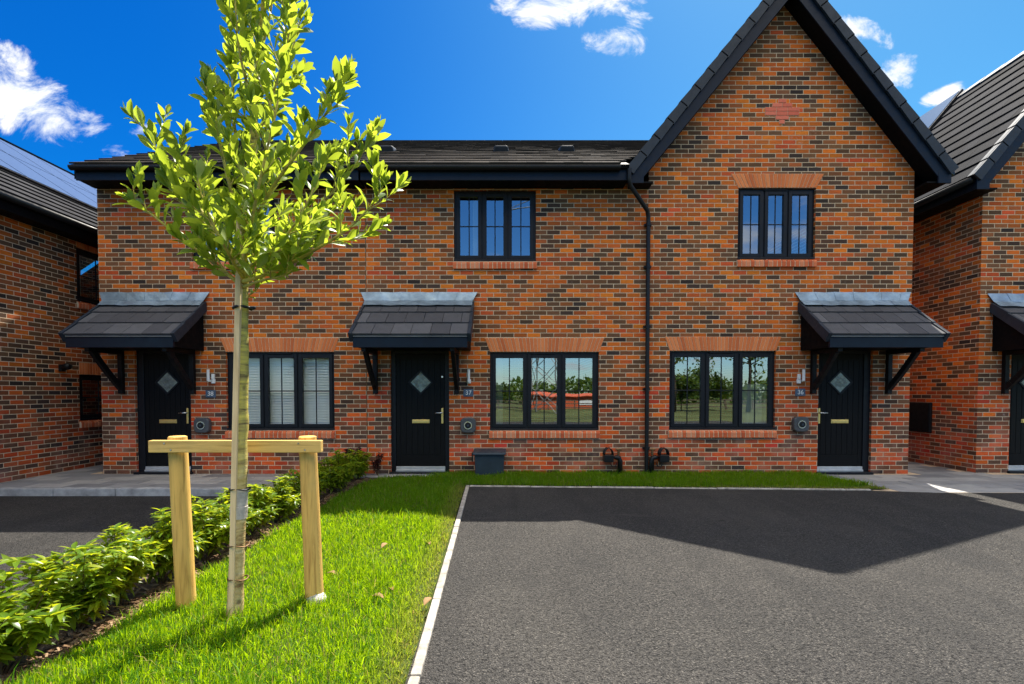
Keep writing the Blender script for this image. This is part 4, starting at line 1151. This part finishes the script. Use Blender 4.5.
mb = MB(); mb.box(a.x-cx, b_.x-cx, -.098, -.054, a.z, b_.z); mb.build('rail', M['rail'], t, bevel=.004)
mb = MB()
for x_ in (at(178,440,PD).x-cx, at(308,440,PD).x-cx):
    for dx_, dz_ in ((-.02,.02),(.02,-.02)): mb.tube([(x_+dx_,-.101,(a.z+b_.z)/2+dz_),(x_+dx_,-.097,(a.z+b_.z)/2+dz_)], .005, 8)
mb.build('nail_heads', M['chrome'], t)
mb = MB(); n = 14; fp = at(316, 600, PD)
for i in range(9):
    th_ = math.pi*(i+.5)/9
rings = []
for i in range(8):
    th_ = .15+2.6*i/7; rr_ = .052*math.sin(th_)*(1.15); zz = .075+.055*math.cos(th_)
    rings.append([(fp.x-cx+.01+(rr_*(1+.22*random.random()))*math.cos(2*math.pi*k/n), -.02+(rr_*(1+.22*random.random()))*math.sin(2*math.pi*k/n), zz+random.uniform(-.006,.006)) for k in range(n)])
vs = [p for r_ in rings for p in r_]; fs = [(i*n+k, i*n+(k+1)%n, (i+1)*n+(k+1)%n, (i+1)*n+k) for i in range(7) for k in range(n)] + [tuple(range(n))]
mb.add(vs, fs); o = mb.build('footing', M['footing'], t, smooth=True); ss = o.modifiers.new('s','SUBSURF'); ss.levels = 1; ss.render_levels = 2
tag(t, 'pale timber support frame with two round posts and a rail', 'tree support')

# ------------------------------------------------------------------ row of shrubs
random.seed(4)
def shrub(name, seed, scale, leafm, nst=11, H=.50):
    random.seed(seed); r = empty(name); sb, lb = MB(), MB()
    for i in range(nst):
        a = 6.28*i/nst + random.uniform(-.3,.3); sprd = random.uniform(.05,.27) if i else .02; h = H*random.uniform(.55,1.08)*(1.1-.9*sprd)
        p = [Vector((random.uniform(-.02,.02),random.uniform(-.02,.02),-.02)), Vector((math.cos(a)*sprd*.45,math.sin(a)*sprd*.45,h*.45)), Vector((math.cos(a)*sprd,math.sin(a)*sprd,h))]
        p = resample(smooth_path(p,1), .03); n = len(p); sb.tube(p, [.006*(1-.65*k/(n-1)) for k in range(n)], 6)
        tips = [(p, .30)]
        for q in range(random.randint(2,4)):
            k0 = random.randint(int(n*.35), n-2); d = (Vector((math.cos(a+random.uniform(-1.6,1.6)), math.sin(a+random.uniform(-1.6,1.6)), random.uniform(.5,1.2)))).normalized(); l = random.uniform(.07,.15)
            tw = [p[k0], p[k0]+d*l*.5, p[k0]+d*l+Vector((0,0,.015))]; sb.tube(tw, [.004,.003,.0018], 5); tips.append((tw, .0))
        for path, st in tips:
            m_ = len(path); L_ = sum((path[k+1]-path[k]).length for k in range(m_-1)); c_ = max(5, int(L_*70)); an = random.uniform(0,6.28)
            for k in range(c_):
                f_ = st+(1-st)*(k+.5)/c_; ix = min(int(f_*(m_-1)), m_-2); q = path[ix].lerp(path[ix+1], f_*(m_-1)-ix); d = (path[ix+1]-path[ix]).normalized(); an += 2.4
                s1 = d.orthogonal().normalized(); s2 = d.cross(s1); rad = s1*math.cos(an)+s2*math.sin(an)
                ld = (d*.35+rad+Vector((0,0,.12))+rnd_unit()*.2).normalized(); z = random.uniform(.75,1.2)
                add_leaf(lb, q, ld, (Vector((0,0,1))+rnd_unit()*.4-ld*.2), .084*z, .031*z, curl=random.uniform(.15,.6), fold=random.uniform(.15,.5), obov=False)
            for k in range(7):
                an = 6.28*k/7+random.uniform(-.2,.2); d = Vector((math.cos(an),math.sin(an),random.uniform(.15,.9))).normalized(); z = random.uniform(.75,1.15)
                add_leaf(lb, path[-1], d, Vector((0,0,1))+rnd_unit()*.3, .086*z, .031*z, curl=random.uniform(.15,.65), fold=random.uniform(.15,.5), obov=False)
    sb.build('stems', M['stem'], r, smooth=True); lb.build('foliage', leafm, r, smooth=True)
    r.scale = (scale,)*3
    return r
protos = [shrub('leafy_shrub', 40+k, 1., M['shrubleaf'], nst=15+k%2) for k in range(4)]
ordn = ['first', 'second', 'third', 'fourth', 'fifth', 'sixth', 'seventh', 'eighth', 'ninth', 'tenth', 'eleventh', 'twelfth', 'thirteenth', 'fourteenth']
random.seed(9)
ys = [2.46+.405*i for i in range(14)]
for i, y in enumerate(ys):
    o = protos[i] if i < 4 else copy_tree(protos[i % 4])
    o.location = (-2.53+random.uniform(-.05,.05) + (.03 if y > 6 else 0), y+random.uniform(-.05,.05), -.01); o.rotation_euler = (0,0,random.uniform(0,6.28)); s = random.uniform(.80,1.0); o.scale = (s,s,s*random.uniform(.92,1.08))
    if i == 0: lab = 'glossy green shrub nearest the camera in the low hedge row'
    elif i == 13: lab = 'last glossy green shrub of the low hedge row, nearest the house'
    else: lab = 'glossy green shrub, %s from the camera in the low hedge row' % ordn[i]
    tag(o, lab, 'shrub', 'low shrubs along the lawn edge')
o = copy_tree(protos[1]); o.location = (-2.42, 7.95, -.01); o.rotation_euler = (0,0,1.); o.scale = (.85,)*3
tag(o, 'small green shrub against the wall beside the paved strip', 'shrub', 'low shrubs along the lawn edge')
rs = shrub('red_shrub', 77, 1., M['redleaf'], nst=6, H=.5); rs.location = (-2.55, 8.28, 0); rs.scale = (.8,.8,1.05)
tag(rs, 'dark purple-leaved shrub against the wall behind the hedge end', 'shrub')
rs2 = copy_tree(rs); rs2.location = (-2.22, 8.33, 0); rs2.scale = (.45,.45,.8); rs2.rotation_euler = (0,0,2.); tag(rs2, 'narrow dark purple shrub by the wall joint left of middle door', 'shrub')

# fallen leaves
random.seed(31)
for k, (px, py, lab) in enumerate([(372,604,'curled pale brown dead leaf on the lawn, right of the posts'), (393,598,'dark brown dead leaf on the lawn beside the paler one'), (388,549,'small tan dead leaf lying mid-lawn'), (327,580,'yellowed dead leaf near the right post'), (430,550,'tan dead leaf near the drive edging'), (432,606,'brown dead leaf by the white edging strip')]):
    d = F*1.36/(py-392.); p = at(px, py, d); o = MB(); add_leaf(o, Vector((0,0,0)), Vector((math.cos(k*2.1),math.sin(k*2.1),.25)), Vector((0,0,1)), .075, .050, curl=.5, fold=.6)
    ob = o.build('fallen_leaf', M['dryleaf']); ob.location = (p.x, p.y, .078); sm = ob.modifiers.new('t','SOLIDIFY'); sm.thickness = .0008
    tag(ob, lab, 'dead leaf', 'dead leaves on the lawn')

# ------------------------------------------------------------------ what the windows mirror: fields, trees, shed and pylon across the road
random.seed(55)
def field_tree(name, x, y, h, cr, dens, bare, label, group):
    r = empty(name, (x,y,-.3)); tbm, lf = MB(), MB()
    tbm.tube([(0,0,0),(random.uniform(-.1,.1),0,h*.5),(random.uniform(-.3,.3),random.uniform(-.2,.2),h)], [h*.02,h*.013,h*.003], 8)
    for k in range(16):
        z = h*random.uniform(.3,.92); a = random.uniform(0,6.28); l = cr*random.uniform(.6,1.)*(1.15-z/h*.6); e = Vector((math.cos(a)*l,math.sin(a)*l,z+l*random.uniform(.4,.9)))
        s0 = Vector((0,0,z)); tbm.tube([s0, s0.lerp(e,.5)+Vector((0,0,-.08*l)), e], [h*.006,h*.004,h*.0015], 5)
        for q in range(dens):
            f_ = random.uniform(.3,1.1); p = s0.lerp(e,f_)+rnd_unit()*l*.42*random.random()**.5
            add_leaf(lf, p, rnd_unit(), rnd_unit(), random.uniform(.12,.3), random.uniform(.1,.2))
        for q in range(4 if bare else 1):
            f_ = random.uniform(.4,1.); p = s0.lerp(e,f_); tbm.tube([p, p+Vector((random.uniform(-.4,.4),random.uniform(-.4,.4),random.uniform(.3,.9)))*l*.6], [h*.002,h*.0008], 4)
    tbm.build('trunk', M['farbark'], r, smooth=True); lf.build('crown', M['farleaf'], r)
    tag(r, label, 'tree', group)
spots = [(13.5,-24,8.2,1.6,26,True,'bare-looking tall tree across the road, leftmost mirrored in right window'),
         (16.4,-25,9.0,1.9,22,True,'sparse tall tree across the road, middle of right window reflection'),
         (19.6,-24,8.6,1.7,26,True,'sparse tall tree across the road, mirrored in the last right pane'),
         (14.8,-26,2.6,1.7,170,False,'dense round bush tree across the road beside bare trunks'),
         (17.6,-27,3.0,1.9,170,False,'broad dense green tree across the road behind bare trunks'),
         (-1.5,-33,2.2,1.6,130,False,'low dense tree across the road, mirrored in middle window left pane'),
         (10.8,-40,2.2,1.7,130,False,'low dense tree at the right end of the red shed'),
         (-14.,-26,5.2,2.4,150,False,'dense tree across the road facing the blinds window'),
         (-18.,-30,6.0,2.8,150,False,'tall dense tree across the road at the far left')]
for s_ in spots: field_tree('roadside_tree', s_[0], s_[1], s_[2], s_[3], s_[4], s_[5], s_[6], 'trees across the road')
wl = MB()
for _ in range(14000):
    x = random.uniform(-90,90); h = 1.5+1.3*math.sin(x*.21)+.7*math.sin(x*.63+1)+.4*math.sin(x*1.7); y = -58+random.uniform(-3,3)
    add_leaf(wl, Vector((x,y,-.3+(max(.6,h)+.6)*random.random()**.6)), rnd_unit(), rnd_unit(), random.uniform(.4,.9), random.uniform(.3,.6))
o = wl.build('far_wood', M['farleaf']); o['kind'] = 'stuff'; o['label'] = 'far line of green woodland across the fields'
t = empty('red_shed', (6.2,-36,-.3)); mb = MB(); mb.box(-4.2,5.2,-3,3,0,1.2); mb.build('wall', M['redsteel'], t)
mb = MB(); mb.prism([(-3.2,1.25),(3.2,1.25),(3.2,1.33),(0,1.6),(-3.2,1.33)], 0, -4.3, 5.3); mb.build('roof', M['redsteel'], t)
mb = MB(); mb.box(.6,2.6,3.001,3.04,.35,.8); mb.build('sign_panel', M['white'], t)
tag(t, 'low orange-red shed across the road mirrored in middle window', 'shed')
t = empty('lattice_pylon', (3.1,-24.5,-.3)); t.rotation_euler = (0,0,.3); mb = MB(); Hh = 26
for i in range(13):
    z0, z1 = Hh*i/13, Hh*(i+1)/13; w0, w1 = 1.25*(1-.9*i/13), 1.25*(1-.9*(i+1)/13)
    for k in range(4):
        a = math.pi/4+math.pi/2*k; b2 = a+math.pi/2
        P = lambda w, q, z: (w*1.3*math.cos(q), w*1.3*math.sin(q), z)
        mb.tube([P(w0,a,z0),P(w1,a,z1)], .055, 4); mb.tube([P(w0,a,z0),P(w1,b2,z1)], .03, 4); mb.tube([P(w0,b2,z0),P(w1,a,z1)], .03, 4)
mb.build('lattice', M['steel'], t)
mb = MB()
for z in (17,20.5,24): mb.tube([(-3.4,0,z),(3.4,0,z)], .06, 4); mb.tube([(-3.4,0,z),(0,0,z+1.2)], .04, 4); mb.tube([(3.4,0,z),(0,0,z+1.2)], .04, 4)
mb.build('cross_arm', M['steel'], t)
tag(t, 'grey lattice electricity pylon across the road mirrored in middle window', 'pylon')
t = empty('field_fence', (0,-30,-.5)); mb2 = MB()
for x in np.arange(-30,40,2.4): mb2.box(x-.05,x+.05,-.05,.05,0,1.15)
mb2.build('posts', M['farbark'], t); mb2 = MB()
for z in (.4,.75,1.08): mb2.box(-30,38,.051,.075,z-.045,z+.045)
mb2.build('rails', M['farbark'], t); tag(t, 'low timber rail fence along the field across the road', 'fence')

# ------------------------------------------------------------------ sun, sky, clouds
SUN = Vector((.245, .53, 1.)).normalized()
sd = bpy.data.lights.new('sun', 'SUN'); so = bpy.data.objects.new('sun', sd); COL.objects.link(so)
sd.energy = 4.5; sd.angle = R(.53); sd.color = (1., .93, .82)
so.rotation_euler = SUN.to_track_quat('Z', 'Y').to_euler(); so.location = SUN*60
W = bpy.data.worlds.new('World'); S.world = W; W.use_nodes = True
N = NT(W.node_tree); bg = W.node_tree.nodes['Background']
sky = N.n('ShaderNodeTexSky', sky_type='NISHITA'); sky.sun_disc = False
sky.sun_elevation = math.asin(SUN.z); sky.sun_rotation = math.atan2(SUN.x, SUN.y)
sky.air_density = 1.0; sky.dust_density = .4; sky.ozone_density = 3.0; sky.altitude = 50
d = N.coord('Generated'); nv = N.n('ShaderNodeVectorMath', operation='NORMALIZE'); N.l(d, nv.inputs[0]); dv = nv.outputs[0]
sx = N.n('ShaderNodeSeparateXYZ'); N.l(dv, sx.inputs[0])
hs = N.n('ShaderNodeHueSaturation'); N.l(sky.outputs[0], hs.inputs['Color']); hs.inputs['Saturation'].default_value = 1.32; hs.inputs['Hue'].default_value = .505
deep = N.smooth(sx.outputs[1], -.25, .45)         # clear blue north, hazier behind
skyc = N.mix(deep, sky.outputs[0], N.mix(1., hs.outputs[0], N.mix(N.smooth(sx.outputs[0], -.55, .62), (.02,.37,.60), (.46,.72,.62)), 'MULTIPLY'))
# cumulus: direction-space puffs ahead, low clouds behind, high warm bank added to light the facade
yy = N.m('MAXIMUM', sx.outputs[1], .05)
u = N.m('DIVIDE', sx.outputs[0], yy); v = N.m('DIVIDE', sx.outputs[2], yy)
pv = N.n('ShaderNodeCombineXYZ'); N.l(u, pv.inputs[0]); N.l(v, pv.inputs[1])
fb1 = N.noise(N.scaled(pv.outputs[0], (1.,1.35,1.)), 8.5, 10, .66, dist=.5)
tot = None
for (px, py, a, b_, rot, amp) in ((26,100,76,34,-.42,1.1),(92,128,46,15,-.55,.62),(8,58,32,15,-.4,.7),(552,2,84,24,0,1.2),(612,44,34,19,0,1.45),(640,18,14,10,0,.45),
                                  (850,28,30,15,-.25,1.15),(876,38,22,9,-.2,.6),(896,74,29,18,.35,1.35),(946,94,23,9,.35,1.),(141,130,16,10,.3,.8)):
    vi = (PY-py)/F; kk = math.cos(PITCH)-vi*math.sin(PITCH); u0, v0 = (px-PX)/F/kk, (math.sin(PITCH)+vi*math.cos(PITCH))/kk; ca, sa = math.cos(rot), math.sin(rot)
    du, dw = N.m('SUBTRACT', u, u0), N.m('SUBTRACT', v, v0)
    a_ = N.m('DIVIDE', N.m('ADD', N.m('MULTIPLY', du, ca), N.m('MULTIPLY', dw, sa)), a/500); c_ = N.m('DIVIDE', N.m('SUBTRACT', N.m('MULTIPLY', dw, ca), N.m('MULTIPLY', du, sa)), b_/500)
    e = N.m('MULTIPLY', N.m('SUBTRACT', 1., N.m('ADD', N.m('MULTIPLY', a_, a_), N.m('MULTIPLY', c_, c_))), amp)
    tot = e if tot is None else N.m('MAXIMUM', tot, e)
tot = N.m('MAXIMUM', tot, -2.)
cl = N.m('ADD', N.m('MULTIPLY', tot, .55), N.m('MULTIPLY', N.m('SUBTRACT', fb1, .5), 2.9))
cf = N.m('MULTIPLY', N.smooth(cl, .06, .72), N.m('GREATER_THAN', sx.outputs[1], .2))
cf = N.m('MULTIPLY', cf, N.smooth(tot, -.85, -.1))
zz = N.m('ADD', N.m('MAXIMUM', sx.outputs[2], 0.), .16)
pb = N.n('ShaderNodeCombineXYZ'); N.l(N.m('DIVIDE', sx.outputs[0], zz), pb.inputs[0]); N.l(N.m('DIVIDE', sx.outputs[1], zz), pb.inputs[1])
rear = N.noise(pb.outputs[0], 1.25, 8, .6, dist=.2)
rf_ = N.m('MULTIPLY', N.smooth(N.m('ADD', N.m('SUBTRACT', rear, .05), N.smooth(sx.outputs[2], .45, .75, 0., .30)), .47, .66), N.m('MULTIPLY', N.smooth(sx.outputs[1], -.05, -.35), N.smooth(sx.outputs[2], -.02, .06)))
shade = N.ramp(fb1, [(.35,(3.3,3.7,4.3)),(.62,(4.6,4.6,4.6))])
skyr = N.mix(N.smooth(sx.outputs[1], .1, -.1), skyc, N.mix(1., hs.outputs[0], (.72,.86,.95), 'MULTIPLY'))
wc = N.mix(cf, skyr, shade)
wc = N.mix(N.m('MULTIPLY', rf_, .9), wc, N.mix(N.smooth(sx.outputs[2], .3, .6), (4.2,4.1,4.0), (13.5,12.2,9.6)))
N.l(wc, bg.inputs[0]); bg.inputs[1].default_value = .09

S.view_settings.view_transform = 'Standard'; S.view_settings.look = 'None'; S.view_settings.exposure = 1.5; S.view_settings.gamma = 1; S.view_settings.use_curve_mapping = False
S.cycles.max_bounces = 8; S.cycles.transparent_max_bounces = 12; S.cycles.use_denoising = True
S.cycles.caustics_reflective = False; S.cycles.caustics_refractive = False
